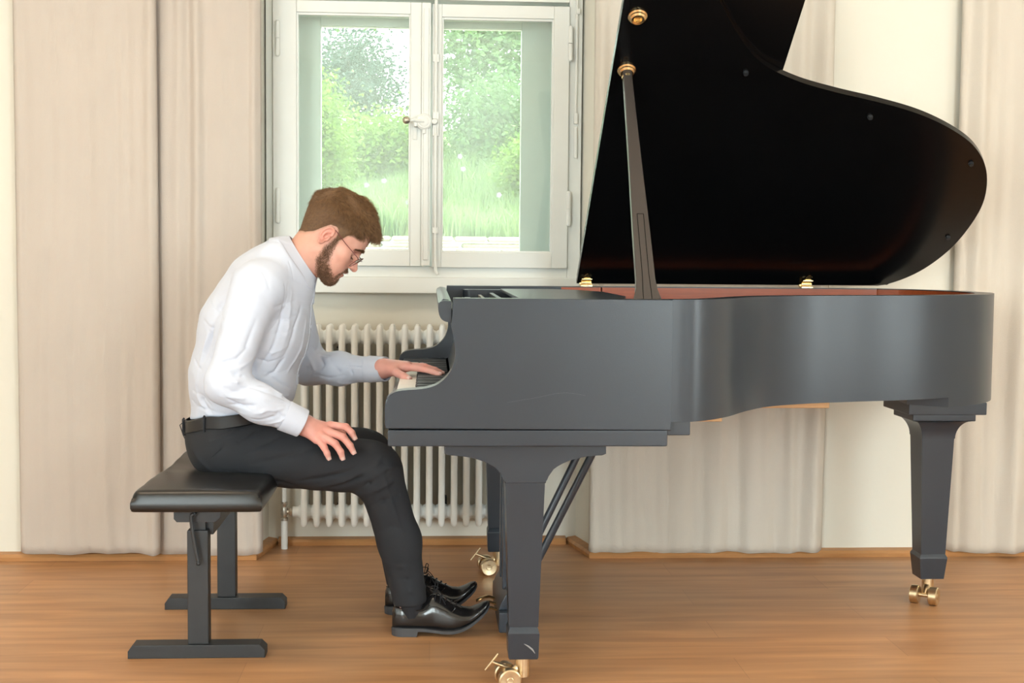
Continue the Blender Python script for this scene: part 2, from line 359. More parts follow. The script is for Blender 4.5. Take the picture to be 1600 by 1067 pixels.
def casement(x0, x1, gx0, gx1, hinge_x, y0, y1, z0, z1, gz0, gz1):
    c = frame4(MB(), x0, x1, z0, z1, y0, y1, gx0-x0, x1-gx1, gz0-z0, z1-gz1)
    frame4(c, gx0-.001, gx1+.001, gz0-.001, gz1+.001, y0+.008, y1-.006, .008, .008, .008, .010, 0.002)   # glazing bead
    o = c.build('casement', M_frame, win)
    MB().box((gx0, y0+.02, gz0), (gx1, y0+.023, gz1)).build('glass', M_glass, o)
    for hz in ((1.86, 1.24) if hinge_x else ()):
        h = MB(); h.cyl((hinge_x, y0-.006, hz), (hinge_x, y0-.006, hz+.058), .0085, seg=14).cyl((hinge_x, y0-.006, hz+.060), (hinge_x, y0-.006, hz+.118), .0085, seg=14)
        h.sph((hinge_x, y0-.006, hz), .0085, 12).sph((hinge_x, y0-.006, hz+.118), .0085, 12)
        h.build('hinge', M_frame, o)
    return o
casement(-0.594, -0.040, -0.506, -0.081, -0.575, 5.052, 5.10, 1.076, 2.062, 1.134, 2.018)
casement(0.000, 0.517, 0.036, 0.458, 0.520, 5.052, 5.10, 1.072, 2.058, 1.130, 2.010)
# centre strip, espagnolette rod and lever
MB().box((-0.040, 5.040, 1.078), (-0.005, 5.10, 2.060), 0.004).box((-0.033, 5.034, 1.10), (-0.012, 5.045, 2.04), 0.004).build('cover_strip', M_frame, win)
lock = MB()
lock.tube([(0.014, 5.040, 2.08), (0.014, 5.040, 1.60), (0.014, 5.034, 1.58), (0.014, 5.034, 1.48), (0.014, 5.040, 1.46), (0.014, 5.040, 1.13), (0.016, 5.035, 1.06), (0.024, 5.032, 1.045)], .006, 10)
lock.box((0.002, 5.036, 1.565), (0.026, 5.052, 1.655), .003).box((0.002, 5.036, 1.84), (0.026, 5.052, 1.87), .003).box((0.002, 5.036, 1.20), (0.026, 5.052, 1.225), .003).box((0.006, 5.038, 1.50), (0.022, 5.052, 1.565), .003)
lk = lock.build('espagnolette_rod', M_frame, win)
cz = 1.618
lo = MB().lathe([(.0, 0), (.026, 0), (.030, .003), (.030, .009), (.024, .013), (.020, .012), (.014, .015), (.004, .016)], (-0.030, 5.036, cz), (0, -1, 0), 26)
lo.lathe([(.0, 0), (.012, .0), (.012, .012), (.009, .017), (.0, .018)], (0.010, 5.034, cz), (0, -1, 0), 18)
lo.box((-0.068, 5.022, cz-.020), (-0.056, 5.05, cz+.012), .003).tube([(-0.03, 5.024, cz), (-0.07, 5.020, cz+.004), (-0.09, 5.018, cz)], [.008, .006, .005], 8)
lo.box((-0.072, 5.046, cz-.066), (-0.056, 5.053, cz-.022), .002).box((-0.036, 5.028, cz-.045), (-0.024, 5.036, cz-.028), .002)
lv = lo.build('latch', M_frame, win)
MB().lathe([(.0, 0), (.006, 0), (.006, .008), (.014, .012), (.014, .020), (.008, .025), (0, .026)], (-0.096, 5.030, cz+.002), (0, -1, 0), 18).build('knob', M_nickel, lv)
# shutter rod with handle on the right of the frame
sr = MB().tube([(0.545, 5.058, 2.10), (0.545, 5.058, 1.80), (0.543, 5.058, 1.64)], .0045, 8).box((0.537, 5.052, 1.62), (0.551, 5.066, 1.66), .002).box((0.537, 5.050, 1.49), (0.550, 5.062, 1.61), .004).box((0.540, 5.048, 2.03), (0.556, 5.068, 2.05), .002)
sr.build('shutter_rod', M_frame, win)
# outer casement pair seen through the inner one
f = frame4(MB(), NX0+.02, NX1-.02, 1.04, 2.15, 5.25, 5.30, 0.075, 0.075, 0.03, 0.05)
f.build('outer_frame', M_frame, win)
for x0, x1 in ((-0.527, -0.050), (0.010, 0.473)):
    pass
oc = frame4(MB(), -0.527, -0.035, 1.07, 2.10, 5.235, 5.285, 0.096, 0.05, 0.062, 0.100)
ocl = oc.build('outer_casement', M_frame, win); MB().box((-0.431, 5.258, 1.132), (-0.085, 5.261, 2.0)).build('glass', M_glass, ocl)
oc = frame4(MB(), -0.030, 0.473, 1.07, 2.10, 5.235, 5.285, 0.05, 0.125, 0.062, 0.100)
ocr = oc.build('outer_casement', M_frame, win); MB().box((0.020, 5.258, 1.132), (0.348, 5.261, 2.0)).build('glass', M_glass, ocr)

# ------------------------------------------------------------------ curtains
def curtain(name, x0, x1, z0, z1, folds, label, m, wob=0.5, yb=4.835, seed=0):
    nx = int((x1-x0)/0.006); nz = 90; rr = np.random.default_rng(seed)
    X = np.linspace(x0, x1, nx); Z = np.linspace(z0, z1, nz)
    XX, ZZ = np.meshgrid(X, Z, indexing='ij'); t = (ZZ-z0)/(z1-z0)
    Y = np.zeros_like(XX)
    for (fx, w, a, dr) in folds:                       # fold position, width, depth, drift with height
        c = fx+dr*(t-0.5)+0.006*np.sin(t*5+fx*17)
        amp = 1.45*a*(0.75+0.25*np.sin(t*3.1+fx*9))
        Y -= amp*np.exp(-((XX-c)/w)**2)
    Y += 0.0012*np.sin(XX*61+ZZ*2.3+3*np.sin(ZZ*1.7))*(0.4+t)+0.0010*np.sin(XX*143+np.sin(ZZ*3)*2)
    Y += 0.0022*np.sin(XX*19-ZZ*23)*np.clip(0.55-t, 0, 1)+0.0016*np.sin(XX*47+ZZ*31+np.sin(XX*30)*2)*np.clip(0.4-t, 0, 1)
    edge = np.minimum((XX-x0), (x1-XX)); Y += 0.010*np.exp(-edge/0.01)
    zb = 0.0025*np.sin(X*17+seed)+0.002*np.sin(X*41+1)+np.interp(X, [x0, x0+.02, x1-.02, x1], [0.006, 0, 0, 0.006])
    ZZ = ZZ+zb[:, None]*(1-t)
    V = np.stack([XX.ravel(), (yb+Y).ravel(), ZZ.ravel()], 1)
    idx = np.arange(nx*nz).reshape(nx, nz)
    Fc = np.stack([idx[:-1, :-1].ravel(), idx[1:, :-1].ravel(), idx[1:, 1:].ravel(), idx[:-1, 1:].ravel()], 1)
    o = link(name, mesh_np(name, V, Fc), m, None, ((x0+x1)/2, yb, z0))
    s = o.modifiers.new('thick', 'SOLIDIFY'); s.thickness = 0.003; s.offset = 1
    tag(o, label, 'curtain'); return o
curtain('curtain', -1.468, -0.972, 0.034, 2.86, [(-1.455, .012, .004, 0), (-1.30, .03, .004, .02), (-1.17, .035, .010, -.03), (-1.09, .014, .006, .02), (-1.03, .03, .012, -.01), (-.985, .022, .034, .015), (-1.38, .03, .005, .03)], 'long cream linen curtain panel hanging left of the bench, overlapping its neighbour', M_cur, yb=4.815, seed=2)
curtain('curtain', -0.985, -0.612, 0.022, 2.86, [(-.94, .02, .006, 0), (-.90, .020, .016, .01), (-.84, .02, .020, -.01), (-.76, .05, .012, .02), (-.68, .03, .006, 0), (-.63, .012, .012, 0)], 'cream linen curtain panel behind the seated pianist, at the left window edge', M_cur, yb=4.842, seed=5)
curtain('curtain', 0.590, 1.465, 0.022, 2.86, [(.61, .02, .012, 0), (.75, .06, .008, .05), (.92, .03, .010, -.03), (1.08, .04, .028, .04), (1.17, .025, .020, -.02), (1.25, .05, .030, .05), (1.34, .03, .024, -.01), (1.43, .035, .032, .01)], 'pale linen curtain hanging behind the grand piano, right of the window', M_cur2, yb=4.846, seed=8)
curtain('curtain', 1.945, 2.95, 0.020, 2.86, [(1.96, .012, .012, -.01), (2.02, .035, .028, -.02), (2.11, .03, .012, .03), (2.19, .045, .036, .02), (2.30, .03, .030, 0), (2.42, .04, .035, 0), (2.56, .04, .03, 0), (2.7, .04, .035, 0), (2.85, .05, .03, 0)], 'pale linen curtain at the far right, beyond the piano tail', M_cur2, yb=4.84, seed=13)
for nm, a, b in (('left', -1.6, NF0+.03), ('right', NF1-.04, 3.05)):
    o = MB().box((a, 4.80, 2.862), (b, 4.86, 2.95), .003).build('curtain_rail', M_frame, None, ((a+b)/2, 4.83, 2.862))
    tag(o, 'white ceiling curtain rail %s of the window' % nm, 'rail')
for lx, ly, w in ((-1.3, 3.0, 'left'), (1.9, 3.0, 'right')):
    t = thing('ceiling_lamp', (lx, ly, 2.95), 'square warm ceiling lamp on the %s half of the ceiling' % w, 'lamp')
    frame4(MB(), lx-.5, lx+.5, ly-.5, ly+.5, 0, 0, 0, 0, 0, 0) if False else None
    MB().box((lx-.5, ly-.5, 2.925), (lx+.5, ly+.5, 2.95), .004).build('lamp_housing', M_frame, t)
    MB().box((lx-.46, ly-.46, 2.915), (lx+.46, ly+.46, 2.925)).build('diffuser', M_glow, t)

# ------------------------------------------------------------------ radiator
rad = thing('radiator', (-0.12, 5.03, 0.0), 'cream column radiator in the niche under the window', 'radiator')
NS = 16; PX = 0.047
def section(x):
    m = MB()
    for y in (4.985, 5.03, 5.075):
        m.lathe([(.0, 0), (.007, .002), (.0115, .010), (.0125, .03), (.0125, .735), (.0115, .755), (.007, .763), (0, .765)], (x, y, .092), (0, 0, 1), 14)
    for z, s in ((.808, 1), (.142, 1)):
        m.lathe([(0, -PX/2), (.024, -PX/2), (.026, -PX/2+.004), (.030, -.013), (.036, -.008), (.036, .008), (.030, .013), (.026, PX/2-.004), (.024, PX/2), (0, PX/2)], (x, 5.03, z), (1, 0, 0), 20)
        m.box((x-.010, 4.985, z-.020), (x+.010, 5.075, z+.024), .008)
    return m
s0 = None
for k in range(NS):
    if s0 is None: s0 = section(-0.474).build('section', M_rad, rad)
    else:
        c = s0.copy(); COL.objects.link(c); c.parent = rad; c.location = s0.location+Vector((PX*k, 0, 0))
MB().cyl((-.520, 5.03, .142), (-.497, 5.03, .142), .021).build('end_plug', M_rad, rad)
v = MB().cyl((-.552, 5.03, .142), (-.520, 5.03, .142), .009).lathe([(.008, -.038), (.014, -.036), (.014, -.026), (.010, -.022), (.013, -.012), (.013, .012), (.009, .018), (.013, .024), (.013, .034), (.007, .037)], (-.552, 5.03, .145), (0, 0, 1), 16)
v.lathe([(.014, -.007), (.016, -.004), (.016, .004), (.014, .007)], (-.528, 5.03, .142), (1, 0, 0), 6).build('valve', M_nickel, rad)
MB().cyl((-.552, 5.03, 0.0), (-.552, 5.03, .112), .0125).build('riser_pipe', M_rad, rad)
MB().tube([(-.552, 5.03, .178), (-.552, 5.03, .48), (-.552, 5.05, .50), (-.552, 5.118, .50)], .009, 12).build('upper_pipe', M_rad, rad)
for bx in (-.345, .055):
    MB().box((bx-.009, 5.085, .74), (bx+.009, 5.12, .83), .002).box((bx-.009, 5.02, .765), (bx+.009, 5.09, .772)).build('wall_bracket', M_metal, rad)
    MB().box((bx-.009, 5.085, .16), (bx+.009, 5.12, .19), .002).box((bx-.009, 5.05, .165), (bx+.009, 5.09, .172)).build('wall_bracket', M_metal, rad)

# ------------------------------------------------------------------ garden beyond the window
def lump(x, y, s=1.0): return 0.10*np.sin(x*1.3+y*0.7)+0.06*np.sin(x*2.9-y*1.7)
def gz(x, y): return 1.22+np.clip(y-8.1, 0, 40)*0.13+lump(x, y)*np.clip((y-8.1), 0, 1)
nx, ny = 60, 60; gx = np.linspace(-9, 10, nx); gy = np.linspace(8.1, 26, ny); GX, GY = np.meshgrid(gx, gy, indexing='ij')
V = np.stack([GX.ravel(), GY.ravel(), gz(GX, GY).ravel()], 1); idx = np.arange(nx*ny).reshape(nx, ny)
Fc = np.stack([idx[:-1, :-1].ravel(), idx[1:, :-1].ravel(), idx[1:, 1:].ravel(), idx[:-1, 1:].ravel()], 1)
struct(link('garden_slope', mesh_np('garden_slope', V, Fc), M_soil))
struct(MB().box((-9, 5.43, -0.12), (10, 8.0, 0.0)).build('garden_path', M_stone))
sw = MB(); z = 0.0; row = 0
while z < 1.23:
    h = random.uniform(.05, .09) if z < 1.1 else random.uniform(.035, .05); x = -3.2+random.uniform(-.1, 0); 
    while x < 3.4:
        l = random.uniform(.14, .42); d = random.uniform(0, .05)
        sw.box((x, 7.86+d, z), (x+l-.008, 8.15, z+h-.006), .010, 1); x += l
    z += h
tag(sw.build('garden_wall', M_stone, None, (0, 8.0, 0)), 'low dry-stone wall of pale slabs outside the window', 'wall')
def leaves(C, N, L, Wd, droop=0.3):
    """N leaves at centres C (n,3): folded two-triangle blades"""
    n = len(C); th = RNG.uniform(0, 2*pi, n); ph = RNG.uniform(-0.9, 0.7, n)
    d = np.stack([np.cos(th)*np.cos(ph), np.sin(th)*np.cos(ph), np.sin(ph)], 1); up = RNG.normal(size=(n, 3)); s = np.cross(d, up); s /= np.linalg.norm(s, axis=1)[:, None]
    l = L*RNG.uniform(.6, 1.3, n)[:, None]; w = Wd*RNG.uniform(.6, 1.3, n)[:, None]; nn = np.cross(d, s)
    a = C; b = C+d*l*.5+s*w*.5+nn*w*.15; c = C+d*l; e = C+d*l*.5-s*w*.5+nn*w*.15
    V = np.stack([a, b, c, e], 1).reshape(-1, 3); i = np.arange(n)*4
    Fc = np.concatenate([np.stack([i, i+1, i+2], 1), np.stack([i, i+2, i+3], 1)]); return V, Fc
def tree(name, loc, h, r, n, L, m, label, cat, crown0=0.25, squash=1.0, clumps=14, trunk=.05):
    x, y = loc; z = float(gz(np.array(x), np.array(y)))-0.02
    t = thing(name, (x, y, z), label, cat, 'garden plants beyond the stone wall')
    tb = MB().tube([(x, y, z), (x+.04, y, z+h*.3), (x-.03, y, z+h*.75)], [trunk, trunk*.7, trunk*.25], 8)
    for k in range(7):
        a = random.uniform(0, 2*pi); zz = z+h*random.uniform(crown0, .7); tb.tube([(x, y, zz), (x+cos(a)*r*.35, y+sin(a)*r*.35, zz+h*.1), (x+cos(a)*r*.7, y+sin(a)*r*.7, zz+h*.16)], [trunk*.4, trunk*.25, trunk*.1], 6)
    tb.build('trunk', M_bark, t)
    cc = []
    for k in range(clumps):
        u = RNG.normal(size=3); u /= np.linalg.norm(u); q = RNG.uniform(.3, .8)
        cc.append((x+u[0]*r*q, y+u[1]*r*q, z+h*(crown0+(1-crown0)/2)+u[2]*h*(1-crown0)/2*q))
    cc = np.array(cc); k = RNG.integers(0, clumps, n); off = RNG.normal(size=(n, 3))*np.array([r*.26, r*.26, h*(1-crown0)*.13*squash])
    V, Fc = leaves(cc[k]+off, n, L, L*.6); link('foliage', mesh_np('foliage', V, Fc, False), m, t)
tree('shrub', (-0.88, 9.3), 1.06, .36, 12000, .040, M_lf1, 'bright yellow-green bushy shrub at the left of the window view', 'shrub', .02, clumps=34, trunk=.02)
tree('tree', (-0.78, 13.0), 1.42, .62, 9000, .050, M_lf2, 'dark bluish tree behind the bright shrub', 'tree', .1, clumps=22, trunk=.03)
tree('tree', (0.62, 12.8), 2.5, .62, 7500, .070, M_lf3, 'tall mid-green tree with gaps of sky in its crown behind the right pane', 'tree', .22, clumps=17, trunk=.03)
tree('tree', (-0.05, 9.0), 1.95, .62, 1500, .055, M_lf3, 'overhanging tree with leaves dangling at the top of the window view', 'tree', .66, clumps=16, trunk=.012)
tree('shrub', (0.66, 9.5), .58, .22, 4200, .040, M_lf1, 'leafy green shrub at the right of the window view', 'shrub', .02, clumps=16, trunk=.012)
tree('shrub', (-0.35, 11.3), .68, .62, 9000, .050, M_lf1, 'wide light green bush in the middle distance of the garden', 'shrub', .0, clumps=24, trunk=.02)
tree('shrub', (0.55, 11.0), .86, .55, 8000, .050, M_lf3, 'rounded mid-green bush in front of the tall tree on the right', 'shrub', .0, clumps=22, trunk=.02)
# meadow grass
n = 26000; bx = RNG.uniform(-2.6, 3.0, n); by = 8.15+RNG.power(0.75, n)*3.6; bz = gz(bx, by)-.01
hh = RNG.uniform(.10, .34, n)*(0.55+0.45*np.sin(bx*2.1+by)**2); a = RNG.uniform(0, 2*pi, n); ln = RNG.normal(0, .28, (n, 2))
B = np.stack([bx, by, bz], 1); wv = np.stack([np.cos(a), np.sin(a), 0*a], 1)*.006; top = B+np.stack([ln[:, 0]*hh, ln[:, 1]*hh, hh], 1); mid = B+np.stack([ln[:, 0]*hh*.3, ln[:, 1]*hh*.3, hh*.6], 1)
V = np.stack([B-wv, B+wv, mid+wv*.7, mid-wv*.7, top], 1).reshape(-1, 3); i = np.arange(n)*5
Fq = [tuple(q) for q in np.stack([i, i+1, i+2, i+3], 1)]+[tuple(q) for q in np.stack([i+3, i+2, i+4], 1)]
o = link('meadow_grass', mesh_np('meadow_grass', V, Fq, False), M_grass); tag(o, 'tall light green meadow grass above the stone wall', 'grass', kind='stuff')
for i, (fx, fy, hh) in enumerate([(.18, 8.6, .50), (.20, 8.55, .42), (-.30, 8.5, .35), (-.42, 8.7, .30), (.62, 8.8, .52), (-.15, 8.4, .22), (.42, 8.35, .25)]):
    z = float(gz(np.array(fx), np.array(fy))); t = thing('flowering_plant', (fx, fy, z), 'pale mallow-like flower on a thin stem in the meadow grass', 'flower', 'pale flowers in the meadow')
    MB().tube([(fx, fy, z), (fx+.01, fy, z+hh*.6), (fx, fy-.01, z+hh)], .003, 5).build('stem', M_grass, t)
    b = MB()
    for k in range(5):
        an = k*2*pi/5; b.sph((fx+cos(an)*.009, fy-.02, z+hh+sin(an)*.009), .008, 8, (1, .3, 1))
    b.build('blossom', M_petal, t)
# ------------------------------------------------------------------ grand piano
PY0, PY1 = 3.275, 4.745; ZR = 1.012; ZB = 0.705; WT = 0.058
pn = thing('grand_piano', (0.85, 4.01, 0.0), 'satin black grand piano with its lid raised on the prop', 'piano')
curve = [(0.50, PY0), (0.60, PY0), (0.68, 3.300), (0.765, 3.385), (0.85, 3.52), (0.94, 3.628), (1.06, 3.700), (1.193, 3.748), (1.34, 3.790), (1.476, 3.838), (1.60, 3.905), (1.70, 3.985), (1.775, 4.095), (1.820, 4.24), (1.822, 4.38), (1.795, 4.52), (1.735, 4.64), (1.65, 4.715), (1.55, PY1), (1.0, PY1), (0.60, PY1)]
OUT = spline(curve, 7)[7:]; INN = offset2d(OUT, WT)
# the side arms (cheeks) with their scooped fronts
cheek = [(0.602, ZR), (0.055, ZR), (0.053, 0.985), (0.052, 0.965), (0.050, 0.945), (0.056, 0.915), (0.060, 0.885), (0.059, 0.860), (0.050, 0.833), (0.034, 0.812), (0.010, 0.795), (-0.022, 0.787), (-0.060, 0.784), (-0.085, 0.780), (-0.102, 0.770), (-0.112, 0.752), (-0.113, 0.70), (-0.112, 0.688), (0.602, 0.684)]
ck = cheek[:1]+[tuple(p) for p in spline(cheek[1:17], 3)]+cheek[17:]
cs = MB(); cs.prism(ck, PY0, PY0+WT, 'XZ', bev=0.003); cs.prism(ck, PY1-WT, PY1, 'XZ', bev=0.003)
cs.ring(OUT, INN, ZB, ZR, closed=False)
case = cs.build('case', M_black, pn, angle=30)
MB().box((-0.106, PY0+.004, 0.643), (0.594, PY1-.004, 0.6845), .004).build('keybed', M_black, pn)
# light edge line of the rim is its rounded lip; mahogany veneer inside the rim
IN2 = offset2d(OUT, WT+.004); j0 = 0
vn = MB(); vn.ring([tuple(p) for p in INN], [tuple(p) for p in IN2], 0.90, ZR-.003, closed=False)
vn.box((0.46, PY1-WT-.004, .90), (0.605, PY1-WT, ZR-.003)); vn.box((0.33, PY0+WT, .90), (0.605, PY0+WT+.004, ZR-.003))
vn.build('inner_veneer', M_maho, pn, smooth=False)
poly = [(0.33, PY0+WT+.001), (0.60, PY0+WT+.001)]+[tuple(p) for p in IN2]+[(0.33, PY1-WT-.001)]
MB().prism(poly, 0.925, 0.935, 'XY').build('string_cover', M_felt, pn, smooth=False)
# underside: soundboard, beams
pu = [(0.56, PY0+.06)]+[tuple(p) for p in offset2d(OUT, .05)]+[(0.56, PY1-.06)]
MB().prism(pu, 0.735, 0.745, 'XY').build('soundboard', M_maple, pn, smooth=False)
bmz = MB()
for (x0, y0), (x1, y1) in [((.6, 3.5), (1.05, 4.68)), ((.6, 3.85), (1.3, 4.68)), ((.6, 4.2), (1.75, 4.3)), ((1.2, 3.85), (1.72, 4.55)), ((.6, 4.5), (1.6, 4.6))]:
    L = sqrt((x1-x0)**2+(y1-y0)**2); bmz.box((-L/2, -.035, .66), (L/2, .035, .735), .003, 2, Matrix.Rotation(atan2(y1-y0, x1-x0), 3, 'Z'), (0, 0, .7)) if False else None
for y in (3.62, 3.95, 4.28, 4.58): bmz.box((.59, y-.035, .668), (.80 if y < 3.7 else 1.2 if y < 4 else 1.5, y+.035, .736), .003)
bmz.build('support_beam', M_maple, pn)
MB().box((0.60, PY0+.05, .665), (0.66, PY1-.05, .736), .003).build('belly_rail', M_black, pn)
MB().prism([tuple(p) for p in offset2d(OUT[60:115], -.0)]+[(1.50, 4.5), (1.45, 3.95)], .676, .706, 'XY') .build('tail_block', M_black, pn)
# keys
yk0, yk1 = PY0+WT+.045, PY1-WT-.045; nw = 52; kw = (yk1-yk0)/nw
wk = MB().box((-0.094, -kw/2+.0006, .700), (0.052, kw/2-.0006, .745), .0015)
wk = wk.build('white_key', M_ivory, pn); bk_pat = [0, 1, 3, 4, 5]
wk.location = wk.location+Vector((0, 0, 0))
def setloc(o, y): o.location = (o.location.x, y-wloc(pn).y, o.location.z)
wk.location.y = yk0+kw/2-wloc(pn).y+0.0
# mesh built around y=0 in world: shift back so local y is centred
for v in wk.data.vertices: v.co.y += wloc(pn).y
for i in range(1, nw):
    c = wk.copy(); COL.objects.link(c); c.parent = pn; c.location = wk.location+Vector((0, kw*i, 0))
bk = MB().prism([(-0.044, .745), (0.052, .745), (0.052, .757), (-0.038, .7565)], -.0048, .0048, 'XZ', bev=.0012).build('black_key', M_bkey, pn)
for v in bk.data.vertices: v.co.y += wloc(pn).y
first = True
for i in range(nw-1):
    # from the far (bass) end the white keys run A B C D E F G
    if 'ABCDEFG'[i % 7] in 'ACDFG':
        yy = yk1-kw*(i+1)-wloc(pn).y
        if first: bk.location.y = yy; first = False
        else:
            c = bk.copy(); COL.objects.link(c); c.parent = pn; c.location = (bk.location.x, yy, bk.location.z)
MB().box((-0.110, PY0+WT, .684), (-0.096, PY1-WT, .728), .004).build('key_slip', M_black, pn)
for ya, yb in ((PY0+WT, yk0-.001), (yk1+.001, PY1-WT)):
    MB().box((-0.096, ya, .684), (0.056, yb, .757), .008).build('key_block', M_black, pn)
fbp = [(0.054, .757), (0.060, .757), (0.075, .80), (0.085, .86), (0.075, .915), (0.053, .95), (0.028, .957), (0.020, .975), (0.018, .998), (0.030, 1.008), (0.044, 1.006), (0.05, .985), (0.066, .965), (0.098, .92), (0.104, .86), (0.09, .757)]
MB().prism(fbp, PY0+WT+.002, PY1-WT-.002, 'XZ').build('fallboard', M_black, pn, angle=50)
# nose of the fallboard standing proud of the cheeks
MB().prism([tuple(q) for q in spline([(0.050, 1.004), (0.032, 1.005), (0.021, 1.001), (0.018, .990), (0.019, .975), (0.024, .962), (0.034, .954), (0.050, .951)], 4)], PY0+.012, PY1-.012, 'XZ').build('fallboard_nose', M_black, pn, angle=50)
# music desk lying flat behind the fallboard
md = MB(); md.prism([(0.24, PY0+WT+.05), (0.40, PY0+WT+.03), (0.50, PY0+WT+.10), (0.56, 3.8), (0.56, 4.3), (0.50, 4.52), (0.42, 4.62), (0.24, 4.62)], .992, 1.004, 'XY', bev=.003)
md.build('music_desk', M_black, pn)
for y0, y1 in ((PY0+WT+.004, PY0+WT+.055), (PY1-WT-.055, PY1-WT-.004)):
    a = MB(); q = []
    for k in range(9): an = pi/2+pi*k/8; q.append((0.135+.026*cos(an), (y0+y1)/2+.025*sin(an)))
    a.prism([(0.32, y1)]+q+[(0.32, y0)], .955, 1.000, 'XY', bev=.003); a.build('desk_rail', M_black, pn)
MB().box((0.115, 3.40, .955), (0.135, 4.60, .975), .002).box((0.20, 3.40, .965), (0.215, 4.60, .990), .002).build('action_rail', M_metal, pn)
for k in range(18):
    if k == 0: tp = MB().cyl((0.165, 3.45, .968), (0.165, 3.45, .985), .006, seg=10).build('tuning_pin_cap', M_nickel, pn)
    else:
        c = tp.copy(); COL.objects.link(c); c.parent = pn; c.location = tp.location+Vector((0, .063*k, 0))
MB().box((0.10, PY0+WT, .90), (0.34, PY1-WT, .952)).build('pin_block', M_felt, pn)
# scratches on the treble side
MB().tube(spline([tuple(at(x, y, PY0)) for x, y in [(792, 629), (815, 625), (840, 621), (868, 615), (890, 614), (915, 618)]], 6), .00035, 4).build('scratch', mat('scuffed_finish', (.075, .085, .10), .6), pn)

# lid, opened about 36 degrees about the bass side
TH = radians(36); HY, HZ = PY1-.002, ZR+.008
LIDM = Matrix.Translation((0, HY, HZ)) @ Matrix.Rotation(-TH, 4, 'X')     # local frame: lid lies towards -Y, z up
lp = [(0.520, 1.478), (0.60, 1.478)]+[(p[0], PY1-p[1]) for p in offset2d(OUT, -.014)[8:-14]]
lp = [(x, u) for x, u in lp if u > 0.0]
lid_poly = [(0.520, 0.0), (0.520, 1.484), (0.61, 1.484), (0.70, 1.440)]
for p in offset2d(OUT, -.014):
    x, u = p[0], HY-p[1]
    if x > 0.735 and u > 0.004: lid_poly.append((x, u))
lid_poly.append((1.62, 0.0))
lid = MB().prism([(x, -u) for x, u in lid_poly], 0.0, 0.021, 'XY', bev=.004).build('lid', M_gloss, pn, xf=LIDM, angle=30)
MB().prism([(0.523, 0.0), (1.030, 0.0), (1.030, -1.484), (0.523, -1.484)], 0.024, 0.043, 'XY', bev=.004).build('lid_flap', M_gloss, pn, xf=LIDM)
def lidpt(x, u, dz=0): return LIDM @ Vector((x, -u, dz))
for x, u in ((.912, 1.084), (1.333, .904), (1.723, .692), (1.780, .300)):
    MB().cyl(lidpt(x, u, 0), lidpt(x, u, -.009), .0085, .007, 14).build('rubber_bumper', M_metal, lid)
for x, u in ((.562, 1.086), (.566, 1.296)):
    m = MB().lathe([(.0, 0), (.027, 0), (.027, -.003), (.023, -.006), (.023, -.011), (.018, -.015), (.012, -.013), (.010, -.004), (0, -.004)][::-1], (x, -u, 0), (0, 0, 1), 26)
    m.build('prop_cup', M_brass, lid, xf=LIDM)
for x in (.553, 1.352):
    h = MB()
    h.box((x-.021, HY-.03, ZR+.0005), (x+.021, HY+.002, ZR+.005), .001).box((x-.021, HY-.033, ZR-.018), (x+.021, HY-.030, ZR+.005), .001)
    h.cyl((x-.021, HY-.004, ZR+.008), (x+.021, HY-.004, ZR+.008), .0065, seg=14)
    h.box((x-.023, HY-.010, ZR+.004), (x+.019, HY+.010, ZR+.014), .002)
    for sx in (-.013, .013): h.sph((x+sx, HY-.033, ZR-.008), .004, 8, (1, .5, 1))
    h2 = MB()
    h2.prism([(x-.018, -.005), (x-.020, -.030), (x-.016, -.038), (x-.010, -.046), (x-.006, -.052), (x-.009, -.060), (x, -.072), (x+.009, -.060), (x+.006, -.052), (x+.011, -.046), (x+.017, -.038), (x+.020, -.030), (x+.018, -.005)], -.006, -.0005, 'XY', bev=.001)
    for u in (.018, .040): h2.cyl((x-.018, -u, -.007), (x+.018, -u, -.007), .004, seg=10)
    ho = h.build('hinge', M_brass, pn); h2.build('hinge_leaf', M_brass, ho, xf=LIDM)
# prop stick
pb = Vector((0.543, PY0+.030, ZR-.03)); ptop = lidpt(.562, 1.086, -.012)
ax = (ptop-pb).normalized(); L = (ptop-pb).length; sx = Vector((1, 0, 0)); sx = (sx-ax*sx.dot(ax)).normalized(); sy = ax.cross(sx)
bm = MB(); prof = [(0, .050), (.03, .037), (.07, .028), (.11, .0245), (.3, .0225), (.55, .018), (.8, .0145), (.975, .0125), (1.0, .0125)]
rings = []
for t, w in prof:
    c = pb+ax*L*t
    if t < .11: c = c+sx*0.0
    rings.append([bm.bm.verts.new(c+sx*a*w+sy*b*.011) for a, b in ((-1, -1), (-.85, -1.3), (.85, -1.3), (1, -1), (1, 1), (-1, 1))])
for i in range(len(rings)-1):
    for k in range(6): bm.bm.faces.new((rings[i][k], rings[i][(k+1) % 6], rings[i+1][(k+1) % 6], rings[i+1][k]))
bm.bm.faces.new(rings[0][::-1]); bm.bm.faces.new(rings[-1])
ps = bm.build('lid_prop', mat('prop_finish', (.050, .042, .038), .38, var=.1), pn, angle=25)
for s in (-.0085, .0085):
    g = MB().tube([pb+ax*L*t+sx*s*(1.0 if t > .1 else 1.25)+(-sy if sy.y > 0 else sy)*.0142 for t in (.0, .06, .12, .36)], .0009, 6); g.build('groove_line', M_felt, ps)
g = MB().tube([pb+ax*L*.36+sx*s+(-sy if sy.y > 0 else sy)*.0142 for s in (-.0085, .0085)], .0009, 6); g.build('groove_line', M_felt, ps)
MB().lathe([(.0, -.012), (.015, -.012), (.0165, -.006), (.014, 0), (.011, .010), (0, .014)], pb+ax*L*.985, ax, 20).build('brass_cap', M_brass, ps)

